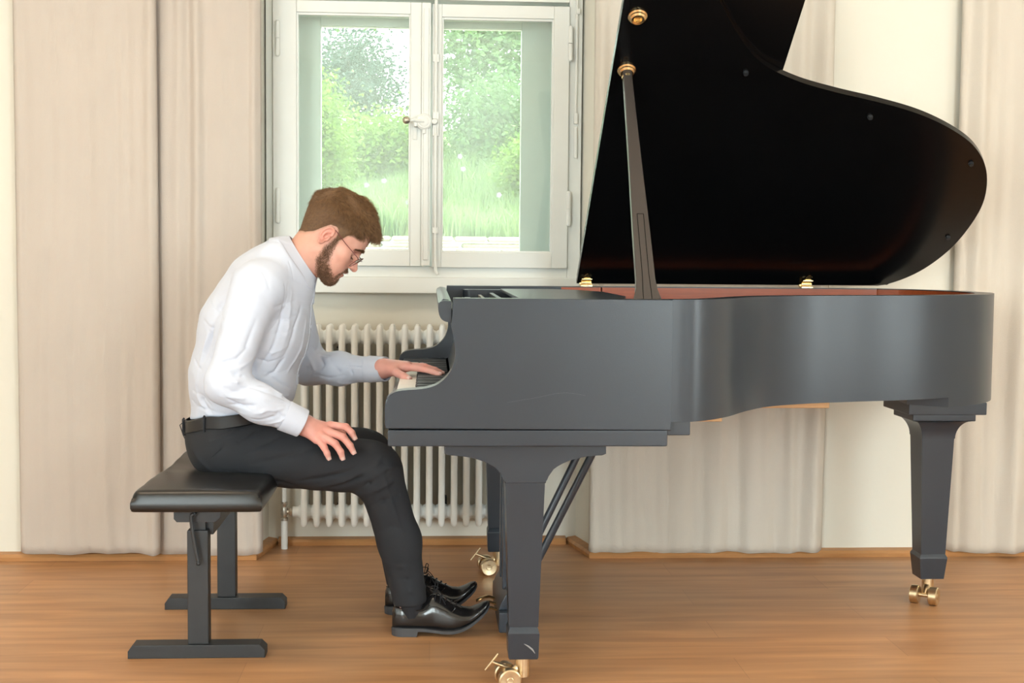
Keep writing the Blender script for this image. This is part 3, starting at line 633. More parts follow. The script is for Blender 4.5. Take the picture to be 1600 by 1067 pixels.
# legs
def sqloft(m, secs):
    """secs: (z, x0, x1, y0, y1)"""
    R = [[m.bm.verts.new(p) for p in ((x0, y0, z), (x1, y0, z), (x1, y1, z), (x0, y1, z))] for z, x0, x1, y0, y1 in secs]
    for i in range(len(R)-1):
        for k in range(4): m.bm.faces.new((R[i][k], R[i][(k+1) % 4], R[i+1][(k+1) % 4], R[i+1][k]))
    m.bm.faces.new(R[0][::-1]); m.bm.faces.new(R[-1])
    es = [e for e in m.bm.edges]
    return m
def caster(par, cx, cy, ang, toplen, lock=True, zt=.085):
    """double brass wheel on a stem"""
    r = .0295; c = MB()
    c.cyl((cx, cy, .030), (cx, cy, zt+.002), .0190, seg=24)
    ca, sa = cos(ang), sin(ang)
    ox, oy = cx-ca*.040, cy-sa*.040                      # axle centre trails the stem
    c.tube([(cx, cy, .060), (cx-ca*.018, cy-sa*.018, .046), (ox, oy, r)], [.014, .012, .011], 12)
    st = c.build('caster_stem', M_cbrass, par)
    ax_ = Vector((-sa, ca, 0)); o = Vector((ox, oy, r))
    MB().cyl(o-ax_*.034, o+ax_*.034, .007, seg=14).build('axle', M_cbrass, st)
    for s in (-1, 1):
        p = o+ax_*s*.030
        MB().lathe([(0, -.013), (.008, -.0135), (.010, -.012), (.026, -.0135), (r, -.011), (r, .011), (.026, .0135), (.010, .012), (.008, .0135), (0, .013)], p, ax_, 28).build('wheel', M_cbrass, st)
    if lock:
        k = MB(); q0 = Vector((cx-ca*.036, cy-sa*.036, .052)); q1 = q0+Vector((-ca*.045, -.004-sa*.045, .020))
        k.tube([q0, q1], .0048, 10); b = q1+Vector((0, -.001, 0)); d = Vector((.55, -.1, .75)).normalized()*.028; k.tube([b-d, b+d], .0028, 8)
        k.build('lock_screw', M_cbrass, st)
def leg(cx, y0, y1, ang, zb=.643, br=None, lock=True):
    m = MB(); xl, xr = cx-.050, cx+.050
    br = br or (cx-.205, cx+.205)
    arc = []
    for k in range(13):
        a = k/12*pi/2; arc.append((br[0]+.010+ (xl-.002-br[0]-.010)*sin(a), .613-.071*(1-cos(a))))
    arr = [(br[1]-.010-(br[1]-.010-xr-.002)*sin(k/12*pi/2), .613-.071*(1-cos(k/12*pi/2))) for k in range(13)]
    poly = [(br[0], zb), (br[0], .617)]+arc+[(xl-.002, .542), (xr+.002, .542)][0:0]+arr[::-1]+[(br[1], .617), (br[1], zb)]
    # bracket with the same scoops on every side
    m.prism(poly, y0, y1, 'XZ', bev=.002)
    b = m.build('leg_bracket', M_black, None)
    m = MB()
    sqloft(m, [(.168, cx-.0375, cx+.0375, y0+.013, y1-.013), (.545, xl, xr, y0+.002, y1-.002)])
    post = m
    post2 = MB(); sqloft(post2, [(.083, cx-.036, cx+.036, y0+.014, y1-.014), (.088, cx-.0385, cx+.0385, y0+.012, y1-.012), (.150, cx-.0405, cx+.0405, y0+.008, y1-.008), (.155, cx-.0395, cx+.0395, y0+.009, y1-.009), (.170, cx-.0345, cx+.0345, y0+.016, y1-.016)])
    lg = post.build('leg', M_black, pn, (cx, (y0+y1)/2, 0)); b.parent = lg; b.data.transform(Matrix.Translation(-wloc(lg)))
    bl = post2.build('leg_block', M_black, lg)
    caster(lg, cx, (y0+y1)/2, ang, 0, lock)
    return lg, bl
lg1, bl1 = leg(0.241, 3.330, 3.430, radians(8))
lg2, _ = leg(0.241, 4.575, 4.675, radians(8))
MB().tube([at(x, y, 3.337) for x, y in [(819, 1006), (826, 1010), (832, 1015), (836, 1021)]], [.0006, .0022, .0026, .0006], 4).build('scuff', mat('bare_scuff', (.30, .30, .30), .7), lg1)
# tail leg: plates, a bracket, a tapering post
ty = 4.20; m = MB()
m.box((1.505, ty-.12, .628), (1.757, ty+.12, .668), .003).build('leg_plate', M_black, pn)
m = MB(); m.box((1.53, ty-.09, .604), (1.735, ty+.09, .629), .003)
for k in range(14):
    pass
secs = []
for k in range(11):
    a = k/10*pi/2; w = .078-.024*sin(a)*1.0; w = .054+.036*(1-sin(a)); secs.append((.604-.060*(1-cos(a))**0.9, 1.628-w, 1.628+w, ty-w-.002, ty+w+.002))
secs = secs[::-1]; sqloft(m, secs)
tb = m.build('leg_bracket', M_black, None)
m = MB(); sqloft(m, [(.165, 1.628-.040, 1.628+.040, ty-.040, ty+.040), (.546, 1.628-.053, 1.628+.053, ty-.053, ty+.053)])
lg3 = m.build('leg', M_black, pn, (1.628, ty, 0)); tb.parent = lg3; tb.data.transform(Matrix.Translation(-wloc(lg3)))
m = MB(); sqloft(m, [(.083, 1.628-.038, 1.628+.038, ty-.038, ty+.038), (.150, 1.628-.045, 1.628+.045, ty-.045, ty+.045), (.155, 1.628-.045, 1.628+.045, ty-.045, ty+.045), (.170, 1.628-.037, 1.628+.037, ty-.037, ty+.037)])
m.build('leg_block', M_black, lg3); caster(lg3, 1.628, ty, radians(55), 0, False)
# lyre
LX = .222; lyc = 4.01
ly = MB().box((LX-.020, lyc-.20, .018), (LX+.045, lyc+.20, .078), .004).prism([(LX-.020, .078), (LX-.012, .10), (LX+.005, .128), (LX+.032, .128), (LX+.045, .078)], lyc-.17, lyc+.17, 'XZ', bev=.003).build('lyre', M_black, pn, (LX, lyc, .018))
for s in (-1, 1):
    MB().box((LX-.005, lyc+s*.075-.016, .12), (LX+.030, lyc+s*.075+.016, .600), .003).build('lyre_post', M_black, ly)
MB().box((LX-.02, lyc-.14, .600), (LX+.05, lyc+.14, .6425), .003).build('lyre_top', M_black, ly)
for s in (-.012, 0, .012):
    MB().cyl((LX+.014, lyc+s*3, .09), (LX+.014, lyc+s*3, .60), .003, seg=8).build('pedal_rod', M_cbrass, ly)
for i, s in enumerate((-.065, 0, .065)):
    z = .052
    p = MB(); pts = [(LX+.01, lyc+s, z), (LX-.02, lyc+s, z), (LX-.035, lyc+s, z+.006), (LX-.05, lyc+s, z+.006), (LX-.068, lyc+s, z-.001), (LX-.078, lyc+s, z-.007)]
    rr = [.006, .006, .007, .011, .015, .010]; rings = []
    for (x, y, zz), r in zip(pts, rr):
        rings.append([p.bm.verts.new((x, y+cos(2*pi*k/12)*r, zz+sin(2*pi*k/12)*.0045)) for k in range(12)])
    for a in range(5):
        for k in range(12): p.bm.faces.new((rings[a][k], rings[a][(k+1) % 12], rings[a+1][(k+1) % 12], rings[a+1][k]))
    p.bm.faces.new(rings[0][::-1]); p.bm.faces.new(rings[-1]); p.build('pedal', M_brass, ly)
for s in (-1, 1):
    a = Vector((LX+.045, lyc+s*.09, .095)); b = Vector((0.535, lyc+s*.12, .645))
    MB().cyl(a, b, .0115, seg=16).build('lyre_brace', M_black, ly)

# ------------------------------------------------------------------ piano bench
be = thing('piano_bench', (-0.62, 3.92, 0.0), 'black leather piano bench on two steel pedestal legs', 'bench')
def cushion():
    x0, x1, y0, y1, z0, z1, r = -.786, -.447, 3.515, 4.30, .434, .490, .018
    def axis(a, b, n):
        e = [0, .0012, .003, .006, .010, .016, .024, .036]; m = list(np.linspace(a+.055, b-.055, n))
        return np.array([a+q for q in e]+m+[b-q for q in e[::-1]])
    xs_, ys_ = axis(x0, x1, 22), axis(y0, y1, 44); nx, ny = len(xs_), len(ys_)
    XX, YY = np.meshgrid(xs_, ys_, indexing='ij')
    dx = np.minimum(XX-x0, x1-XX); dy = np.minimum(YY-y0, y1-YY)
    ax_, ay_ = np.clip(r-dx, 0, r), np.clip(r-dy, 0, r)
    drop = r-np.sqrt(np.maximum(r*r-np.minimum(ax_**2+ay_**2, r*r), 0))
    u = (XX-x0)/(x1-x0)*2-1; v = (YY-y0)/(y1-y0)*2-1
    Z = z1-drop+.013*(1-u*u)*(1-v**4)-.036*np.exp(-(((XX+.60)/.15)**2+((YY-4.0)/.17)**2))+.0010*np.sin(YY*47+u*3)*np.exp(-dx/.03)
    # corners pulled in a little
    cx_ = 1-.010*(np.abs(u)**8)*(np.abs(v)**8); XX = (x0+x1)/2+(XX-(x0+x1)/2)*cx_; YY = (y0+y1)/2+(YY-(y0+y1)/2)*(1-.006*(np.abs(u)**8)*(np.abs(v)**8))
    V = [tuple(p) for p in np.stack([XX, YY, Z], -1).reshape(-1, 3)]; I = lambda i, j: i*ny+j
    Fc = [(I(i, j), I(i+1, j), I(i+1, j+1), I(i, j+1)) for i in range(nx-1) for j in range(ny-1)]
    per = [I(i, 0) for i in range(nx)]+[I(nx-1, j) for j in range(1, ny)]+[I(i, ny-1) for i in range(nx-2, -1, -1)]+[I(0, j) for j in range(ny-2, 0, -1)]
    prev = per; cxx, cyy = (x0+x1)/2, (y0+y1)/2
    for t, o in ((.35, .004), (.7, .004), (.93, .001), (1.0, -.003)):
        cur = []
        for q in per:
            p = V[q]; z = p[2]+(z0-p[2])*t; sx_ = 1+o/abs(x0-cxx); sy_ = 1+o/abs(y0-cyy); cur.append(len(V)); V.append((cxx+(p[0]-cxx)*sx_, cyy+(p[1]-cyy)*sy_, z))
        n = len(per); Fc += [(prev[k], cur[k], cur[(k+1) % n], prev[(k+1) % n]) for k in range(n)]; prev = cur
    Fc.append(tuple(prev))
    me = mesh_np('seat_cushion', V, Fc); bm = bmesh.new(); bm.from_mesh(me); bmesh.ops.recalc_face_normals(bm, faces=bm.faces); bm.to_mesh(me); bm.free()
    return link('seat_cushion', me, M_leather, be)
cushion()
MB().box((-.745, 3.58, .424), (-.49, 4.24, .436), .002).build('seat_board', M_metal, be)
for y in (3.682, 4.192):
    f = MB().prism([(-.830, 0), (-.830, .020), (-.818, .037), (-.470, .037), (-.455, .022), (-.455, 0)], y-.030, y+.030, 'XZ', bev=.002).build('foot_bar', M_metal, be)
    MB().box((-.668, y-.022, .036), (-.610, y+.022, .356), .004).build('leg', M_metal, be)
    MB().box((-.660, y-.014, .350), (-.618, y+.014, .425), .002).build('inner_post', M_metal, be)
    s = -1 if y < 4 else 1
    MB().prism([(-.703, .432), (-.703, .388), (-.695, .379), (-.590, .379), (-.576, .392), (-.576, .405), (-.562, .418), (-.562, .432)], y-.008+s*.016, y+.004+s*.016, 'XZ', bev=.001).build('side_plate', M_metal, be)
MB().box((-.642, 3.690, .338), (-.600, 4.180, .398), .002).build('cross_bar', M_metal, be)
hx = MB(); P = [at(x, y, 3.635) for x, y in [(303, 803), (299, 806), (299, 815), (301, 832), (306, 860), (310, 880)]]
hx.tube(spline([tuple(p) for p in P], 4), .0052, 10); hx.sph(P[-1], .007, 12); hx.cyl(P[0], (P[0][0], 3.66, P[0][2]), .0045, seg=10)
hx.build('height_lever', M_metal, be)
# ------------------------------------------------------------------ implicit-surface modelling for the pianist
def A(*p): return np.array(p, float)
def ell(P, c, r):
    q = (P-A(*c)); r = A(*r); k0 = np.linalg.norm(q/r, axis=-1); k1 = np.linalg.norm(q/(r*r), axis=-1)
    return k0*(k0-1.0)/np.maximum(k1, 1e-9)
def cone(P, a, b, ra, rb, sc=None):
    """tapered capsule; sc squashes space (per-axis) about a"""
    a = A(*a); b = A(*b); Q = P
    if sc is not None: s = A(*sc); Q = (P-a)/s+a; b = (b-a)/s+a
    ba = b-a; L2 = ba@ba; t = np.clip(((Q-a)@ba)/L2, 0, 1)
    d = np.linalg.norm(Q-a-t[..., None]*ba, axis=-1)-(ra+(rb-ra)*t)
    return d*(min(sc) if sc is not None else 1)
def smin(a, b, k):
    h = np.maximum(k-np.abs(a-b), 0)/k; return np.minimum(a, b)-h*h*k*0.25
def smax(a, b, k): return -smin(-a, -b, k)
def surfnet(fn, lo, hi, h):
    lo = A(*lo); hi = A(*hi); n = np.ceil((hi-lo)/h).astype(int)+1
    ax = [lo[i]+h*np.arange(n[i]) for i in range(3)]
    f = np.empty(n, np.float64)
    for i in range(0, n[0], 16):
        G = np.stack(np.meshgrid(ax[0][i:i+16], ax[1], ax[2], indexing='ij'), -1); f[i:i+16] = fn(G.reshape(-1, 3)).reshape(G.shape[:3])
    s = f < 0
    c = [f[i:n[0]-1+i, j:n[1]-1+j, k:n[2]-1+k] for i in (0, 1) for j in (0, 1) for k in (0, 1)]
    off = [(i, j, k) for i in (0, 1) for j in (0, 1) for k in (0, 1)]
    sg = sum((x < 0).astype(int) for x in c); act = (sg > 0) & (sg < 8)
    idx = -np.ones(act.shape, int); idx[act] = np.arange(act.sum())
    acc = np.zeros((act.sum(), 3)); cnt = np.zeros(act.sum()); vals = [x[act] for x in c]
    for a in range(8):
        for b in range(a+1, 8):
            if sum(abs(off[a][q]-off[b][q]) for q in range(3)) != 1: continue
            fa, fb = vals[a], vals[b]; m = (fa < 0) != (fb < 0); t = np.where(m, fa/np.where(m, fa-fb, 1), 0)
            pa = A(*off[a]); pb = A(*off[b]); acc += m[:, None]*(pa+t[:, None]*(pb-pa)); cnt += m
    V = acc/cnt[:, None]+np.argwhere(act); V = lo+V*h
    Fc = []
    for d in range(3):
        e1, e2 = (d+1) % 3, (d+2) % 3
        sl0 = [slice(None)]*3; sl1 = [slice(None)]*3; sl0[d] = slice(0, -1); sl1[d] = slice(1, None)
        ch = s[tuple(sl0)] != s[tuple(sl1)]; I = np.argwhere(ch)
        I = I[(I[:, e1] > 0) & (I[:, e2] > 0) & (I[:, e1] < act.shape[e1]) & (I[:, e2] < act.shape[e2])]
        def cell(o1, o2): J = I.copy(); J[:, e1] -= o1; J[:, e2] -= o2; return idx[J[:, 0], J[:, 1], J[:, 2]]
        q = np.stack([cell(1, 1), cell(0, 1), cell(0, 0), cell(1, 0)], 1); ins = s[I[:, 0], I[:, 1], I[:, 2]]
        q[~ins] = q[~ins][:, ::-1]; Fc.append(q)
    Fc = np.concatenate(Fc); Fc = Fc[(Fc >= 0).all(1)]; return V, Fc
def grad(fn, P, e=1e-3):
    g = np.stack([fn(P+A(e, 0, 0))-fn(P-A(e, 0, 0)), fn(P+A(0, e, 0))-fn(P-A(0, e, 0)), fn(P+A(0, 0, e))-fn(P-A(0, 0, e))], 1)
    return g/np.maximum(np.linalg.norm(g, axis=1)[:, None], 1e-9)
def segd(P, pts):
    best = np.full(len(P), 9.0); tt = np.zeros(len(P)); n = len(pts)-1
    for i in range(n):
        a = A(*pts[i]); b = A(*pts[i+1]); ba = b-a; t = np.clip(((P-a)@ba)/max(ba@ba, 1e-9), 0, 1); d = np.linalg.norm(P-a-t[:, None]*ba, axis=1)
        m = d < best; best = np.where(m, d, best); tt = np.where(m, (i+t)/n, tt)
    return best, tt
def hit(fn, px, py, off=0.0, y0=3.45, y1=4.6):
    """first point along the sight line whose distance to the shape is off"""
    Ys = np.arange(y0, y1, .002); P = np.stack([at(px, py, y) for y in Ys]); d = fn(P)-off; k = np.argmax(d < 0) if (d < 0).any() else int(np.argmin(d)); return P[k]
def creased(fn, V, creases, gain=1.0):
    N = grad(fn, V); D = np.zeros(len(V))
    for pts, amp, w in creases:
        P3 = [hit(fn, *p) if len(p) == 2 else A(*p) for p in pts]
        d, t = segd(V, P3); D += gain*amp*np.exp(-(d/(w*.70))**1.4)*np.sin(pi*np.clip(.12+.76*t, 0, 1))
    return V+N*D[:, None]
def add_col(me, C):
    a = me.color_attributes.new('Col', 'FLOAT_COLOR', 'POINT'); c = np.ones((len(C), 4)); c[:, :3] = C; a.data.foreach_set('color', c.ravel())

pe = thing('person', (-0.50, 4.0, 0.0), 'man in white shirt and dark trousers bending over the keyboard on the bench', 'person')
# --- head frame: origin midway between the ears, pitched 38 degrees down
ec = at(512, 371, 3.925); HC = A(ec[0], 4.0, ec[2]); PA = radians(42)
def h2w(p): p = np.asarray(p, float); return np.stack([p[..., 0]*cos(PA)+p[..., 2]*sin(PA), p[..., 1], -p[..., 0]*sin(PA)+p[..., 2]*cos(PA)], -1)+HC
def w2h(w): q = np.asarray(w, float)-HC; return np.stack([q[..., 0]*cos(PA)-q[..., 2]*sin(PA), q[..., 1], q[..., 0]*sin(PA)+q[..., 2]*cos(PA)], -1)
NB0 = w2h(at(450, 432, 4.0)); NB1 = w2h(at(415, 470, 4.0))
def skull(P):
    d = ell(P, (-.004, 0, .052), (.096, .075, .083))
    d = smin(d, ell(P, (.030, 0, .042), (.064, .064, .066)), .03)
    return d
def head(P, ears=True):
    Q = P.copy(); Q[:, 1] = np.abs(Q[:, 1])                       # symmetric
    d = skull(Q)
    d = smin(d, ell(Q, (.044, 0, -.022), (.053, .056, .072)), .03)
    d = smin(d, ell(Q, (.074, .018, .036), (.020, .034, .011)), .014)       # brow
    d = smin(d, ell(Q, (.062, .040, -.010), (.024, .022, .022)), .022)      # cheek bone
    d = smin(d, ell(Q, (.064, .030, -.045), (.026, .022, .028)), .02)       # cheek
    d = smin(d, cone(Q, (.004, .050, -.045), (.074, .016, -.092), .016, .016), .028)  # jaw
    d = smin(d, ell(Q, (.085, 0, -.088), (.017, .021, .016)), .018)         # chin
    d = smin(d, ell(Q, (.035, 0, -.055), (.055, .046, .040)), .03)
    d = smin(d, ell(Q, (.082, 0, -.053), (.019, .026, .024)), .016)         # muzzle
    d = smax(d, -ell(Q, (.101, .031, .012), (.020, .017, .011)), .012)      # eye socket
    d = smin(d, ell(Q, (.0745, .031, .011), (.0135, .0135, .0125)), .004)   # lidded eye
    lid = ell(Q, (.0755, .031, .0035), (.0145, .0150, .0015)); d = smax(d, -lid, .0015)
    d = smin(d, cone(Q, (.088, 0, .026), (.1125, 0, -.0165), .0075, .0090, (1, 1, 1)), .010)   # nose ridge
    d = smin(d, ell(Q, (.1155, 0, -.0200), (.0100, .0095, .0095)), .007)
    d = smin(d, ell(Q, (.1050, .0115, -.0205), (.0105, .0075, .0075)), .006)  # wings
    d = smax(d, -ell(Q, (.1090, .0065, -.0290), (.0065, .0040, .0030)), .002)
    d = smin(d, ell(Q, (.0975, 0, -.0450), (.0115, .0210, .0060)), .005)    # lips
    d = smin(d, ell(Q, (.0955, 0, -.0580), (.0110, .0180, .0070)), .005)
    d = smax(d, -ell(Q, (.1100, 0, -.0515), (.0150, .0250, .0016)), .003)
    d = smin(d, cone(P, (-.030, 0, -.018), NB0, .053, .058), .035)          # neck
    d = smin(d, cone(P, NB0, NB1, .060, .075, (1, 1.1, 1)), .04)
    if ears:
        E = Q-A(-.006, .073, .001); a = radians(-10); X = E[:, 0]*cos(a)+E[:, 2]*sin(a); Z = -E[:, 0]*sin(a)+E[:, 2]*cos(a); Y = E[:, 1]+.30*X
        R = np.stack([X, Y, Z], 1)
        e = ell(R, (-.003, .003, .006), (.0150, .0050, .0240)); e = smin(e, ell(R, (.003, .002, -.021), (.0085, .0048, .0105)), .010)
        hx_ = np.sqrt(((R[:, 0]+.003))**2+((R[:, 2]-.006)/1.62)**2); rim = np.sqrt((hx_-.0140)**2+(R[:, 1]-.0072)**2)-.0027
        rim = np.where((R[:, 0] > .004) & (R[:, 2] < .010), .05, rim); rim = np.where(R[:, 2] < -.022, .05, rim)
        ah = np.sqrt((np.sqrt(((R[:, 0]-.001))**2+((R[:, 2]-.002)/1.5)**2)-.0088)**2+(R[:, 1]-.0070)**2)-.0018; ah = np.where(R[:, 0] > .002, .05, ah)
        e = smax(e, -ell(R, (.001, .010, -.002), (.0078, .0085, .0120)), .003)
        e = smin(e, rim, .003); e = smin(e, ah, .003)
        e = smin(e, ell(R, (.0105, .004, -.004), (.0038, .0050, .0060)), .004)
        d = smin(d, e, .004)
    return d
hv, hf = surfnet(head, (-.155, -.105, -.215), (.135, .105, .150), .0021)
def hl(P):
    """>0 where the scalp carries hair"""
    x, y, z = P[:, 0], np.abs(P[:, 1]), P[:, 2]
    line = np.interp(x, [-.12, -.085, -.060, -.042, -.030, -.018, .0, .010, .018, .024, .032, .040, .052, .064, .080, .10], [-.062, -.056, -.042, -.022, .004, .024, .031, .027, .006, -.004, .008, .032, .054, .062, .078, .090])
    return z-line
BL = [(.024, .069, .010), (.024, .067, -.022), (.034, .058, -.060), (.062, .036, -.086), (.088, .012, -.100)]
def bmask(P):
    Q = P.copy(); Q[:, 1] = np.abs(Q[:, 1]); d, t = segd(Q, BL); w = np.interp(t, [0, .25, .5, .75, 1], [.010, .019, .025, .030, .028]); a = np.clip(1-d/w, 0, 1)
    mo, _ = segd(Q, [(.1055, .0, -.036), (.098, .018, -.042), (.090, .026, -.058), (.088, .022, -.080)]); a = np.maximum(a, np.clip(1-mo/.0105, 0, 1)*.9)
    ch = np.clip(1-np.linalg.norm((Q-A(.092, 0, -.088))/A(.024, .03, .022), axis=1), 0, 1); a = np.maximum(a, ch)
    lip = np.exp(-(((Q-A(.104, 0, -.0515))/A(.013, .021, .0095))**4).sum(1)); return a*(1-np.clip(lip*1.6, 0, 1))
# face colours: base skin, flushed ear / nose / cheek, lips
SK = A(.68, .355, .275)
def face_col(P):
    C = np.tile(SK, (len(P), 1)); Q = P.copy(); Q[:, 1] = np.abs(Q[:, 1])
    def blend(c, m): nonlocal C; C = C*(1-m[:, None])+A(*c)*m[:, None]
    g = lambda c, r: np.exp(-(((Q-A(*c))/A(*r))**2).sum(1))
    blend((.74, .26, .20), .8*g((-.006, .084, .0), (.020, .010, .03)))
    blend((.70, .28, .21), .55*g((.112, 0, -.016), (.014, .018, .014)))
    blend((.70, .31, .23), .45*g((.070, .045, -.018), (.025, .03, .02)))
    blend((.62, .34, .23), .5*g((-.06, .0, -.07), (.06, .1, .06)))
    lip = np.exp(-((Q[:, 0]-.100)/.012)**2-((Q[:, 1])/.021)**4-((Q[:, 2]+.0515)/.0095)**4); blend((.55, .20, .17), .8*lip)
    hm = hl(P); blend((.30, .17, .10), .75*np.clip(hm/.022+.15, 0, 1)*(P[:, 0] < .2))
    bm_ = bmask(P); blend((.34, .19, .13), .62*np.clip(bm_*1.7, 0, 1))
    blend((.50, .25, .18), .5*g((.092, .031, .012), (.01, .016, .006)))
    return C
HB = 0.0
# --- hands
hands = []
def palm_hand(chains, palm, lo, hi, h=.0016, kf=.006):
    def fn(P):
        d = None
        for a, b, ra, rb in palm:
            q = cone(P, a, b, ra, rb); d = q if d is None else smin(d, q, .014)
        for ch in chains:
            f = None
            for (a, ra), (b, rb) in zip(ch[:-1], ch[1:]):
                q = cone(P, a, b, ra, rb); f = q if f is None else smin(f, q, .004)
            d = smin(d, f, kf)
        return d
    V, Fc = surfnet(fn, lo, hi, h); return fn, V, Fc
# --- trousers
def hx3(px, py, Y): return at(px, py, Y)
def trousers_raw(P):
    d = ell(P, hx3(353, 698, 4.0), (.108, .176, .098))
    d = smin(d, ell(P, hx3(360, 672, 4.0), (.125, .160, .070)), .05)
    for s, hp, kn, kn2, ca, an in ((0, (372, 706, 3.895), (580, 730, 3.865), (592, 741, 3.865), (624, 845, 3.868), (640, 935, 3.870)),
                         (1, (372, 696, 4.105), (568, 708, 4.125), (582, 720, 4.125), (616, 820, 4.125), (630, 915, 4.120))):
        H0, K0, K1, C0, A0 = [hx3(*q) for q in (hp, kn, kn2, ca, an)]
        th = cone(P, H0, K0, .094, .079 if not s else .078, (1, .95, 1))
        d = smin(d, th, .05)
        sh = cone(P, K1, C0, .068, .060); sh = smin(sh, cone(P, C0, A0, .060, .050), .03)
        d = smin(d, sh, .035)
    return d
cu0 = hx3(290, 652, 4.0); cu1 = hx3(445, 660, 4.0)
hem = A(*hx3(640, 938, 3.87))
def belt_plane(P, dz=0): return (P[:, 2]-(HBZ+dz))
HBZ = at(330, 650, 3.9)[2]
def BZ(x): return HBZ+.30*np.minimum(x+.64, 0)+.14*np.maximum(x+.60, 0)
def trousers(P):
    d = trousers_raw(P); d = smax(d, P[:, 2]-(BZ(P[:, 0])-.004), .004)
    d = smax(d, (0.093+.10*(P[:, 0]+.05))-P[:, 2], .003)
    return smax(d, .4675-P[:, 2]-3*np.clip(P[:, 0]+.47, 0, 3), .02)
tv, tf = surfnet(trousers, (-.82, 3.70, .06), (.03, 4.30, .70), .0048)
tc = []
def C3(pts, amp, w): tc.append((pts, amp, w))
for pts, a, w in [
    ([(372, 690), (400, 672), (430, 655)], -.005, .007), ([(385, 708), (420, 690), (470, 672)], -.004, .008), ([(360, 672), (385, 660), (400, 652)], -.005, .006),
    ([(395, 725), (450, 712), (520, 694)], -.0025, .010), ([(330, 690), (362, 680), (390, 668)], .004, .010), ([(400, 683), (440, 668), (470, 660)], .003, .008),
    ([(470, 752), (530, 742), (590, 715)], -.004, .009), ([(520, 762), (560, 748), (600, 722)], -.006, .007), ([(545, 771), (575, 756), (607, 735)], -.006, .006),
    ([(500, 760), (548, 748), (590, 725)], .003, .008), ([(560, 772), (590, 764), (612, 752)], .005, .008), ([(575, 790), (598, 782), (622, 772)], -.004, .007),
    ([(590, 742), (612, 730), (626, 728)], .003, .008), ([(590, 830), (612, 822), (640, 830)], -.002, .010), ([(600, 745), (618, 800), (640, 870)], .0025, .006),
    ([(608, 900), (635, 905), (662, 898)], -.0025, .008), ([(610, 916), (640, 924), (668, 916)], .003, .007), ([(604, 880), (630, 886), (655, 880)], .002, .008),
    ([(318, 722), (335, 712), (347, 700), (350, 690)], -.0022, .003), ([(300, 700), (312, 716), (330, 735)], .003, .012), ([(345, 735), (400, 744), (460, 758)], -.003, .008)]:
    C3(pts, a, w)
tv = creased(trousers, tv, tc, 2.2)
tv[:, 2] += .0008*np.sin(tv[:, 0]*90+tv[:, 1]*40)
tro = link('trousers', mesh_np('trousers', tv, tf), M_trou, pe)
# fly pocket seam on the far hip is hidden; near back pocket welt
pw = [hit(trousers, x, y, .0012) for x, y in [(319, 722), (333, 712), (345, 701)]]
MB().tube(pw, .0018, 6).build('pocket', M_trou, tro)
# --- shirt
def torso(P):
    ch = [((366, 655), .128, 1.22), ((378, 590), .150, 1.12), ((398, 515), .158, 1.12), ((424, 450), .128, 1.30), ((447, 420), .082, 1.55)]
    d = None
    for (p0, r0, k0), (p1, r1, k1) in zip(ch[:-1], ch[1:]):
        q = cone(P, at(*p0, 4.0), at(*p1, 4.0), r0, r1, (1, (k0+k1)/2, 1)); d = q if d is None else smin(d, q, .03)
    d = smin(d, cone(P, at(412, 442, 3.85), at(428, 440, 4.15), .066, .066), .05)
    d = smin(d, cone(P, at(432, 405, 3.93), at(440, 405, 4.07), .045, .045), .05)
    d = smin(d, ell(P, at(372, 480, 4.0), (.045, .13, .08)), .05)
    d = smin(d, ell(P, at(425, 605, 4.0), (.055, .12, .055)), .05)
    return d
SN, EN, WN = at(398, 452, 3.815), at(352, 600, 3.745), at(468, 660, 3.775)
SF, EF, WF = at(448, 458, 4.185), at(482, 574, 4.27), at(598, 577, 4.115)
def arms(P):
    d = cone(P, SN, EN, .070, .052); d = smin(d, cone(P, EN, at(405, 630, 3.752), .052, .050), .035); d = smin(d, cone(P, at(405, 630, 3.752), WN, .050, .037), .03)
    e = cone(P, SF, EF, .070, .052); e = smin(e, cone(P, EF, at(530, 576, 4.21), .050, .050), .035); e = smin(e, cone(P, at(530, 576, 4.21), WF, .048, .034), .03)
    return d, e
nn_ = A(68, 0, 44)/sqrt(68*68+44*44)                    # axis of the collar opening
cc_ = A(*at(472, 404, 4.0))
def shirt(P):
    a, b = arms(P); d = smax(torso(P), BZ(P[:, 0])+.003-P[:, 2], .004); d = smin(d, a, .035); d = smin(d, b, .035)
    for w, e in ((WN, at(405, 630, 3.752)), (WF, at(530, 576, 4.21))):
        u = (w-e)/np.linalg.norm(w-e); s = (P-w)@u; near = np.linalg.norm(P-w, axis=1) < .09
        d = np.where(near, smax(d, s-.004, .004), d)
    neck = np.linalg.norm((P-cc_)-((P-cc_)@nn_)[:, None]*nn_, axis=1); s = (P-cc_)@nn_
    return np.where(np.linalg.norm(P-cc_, axis=1) < .14, smax(d, s+.016, .006), d)
sv, sf = surfnet(shirt, (-.78, 3.62, .60), (-.02, 4.40, 1.22), .0036)
crs = []
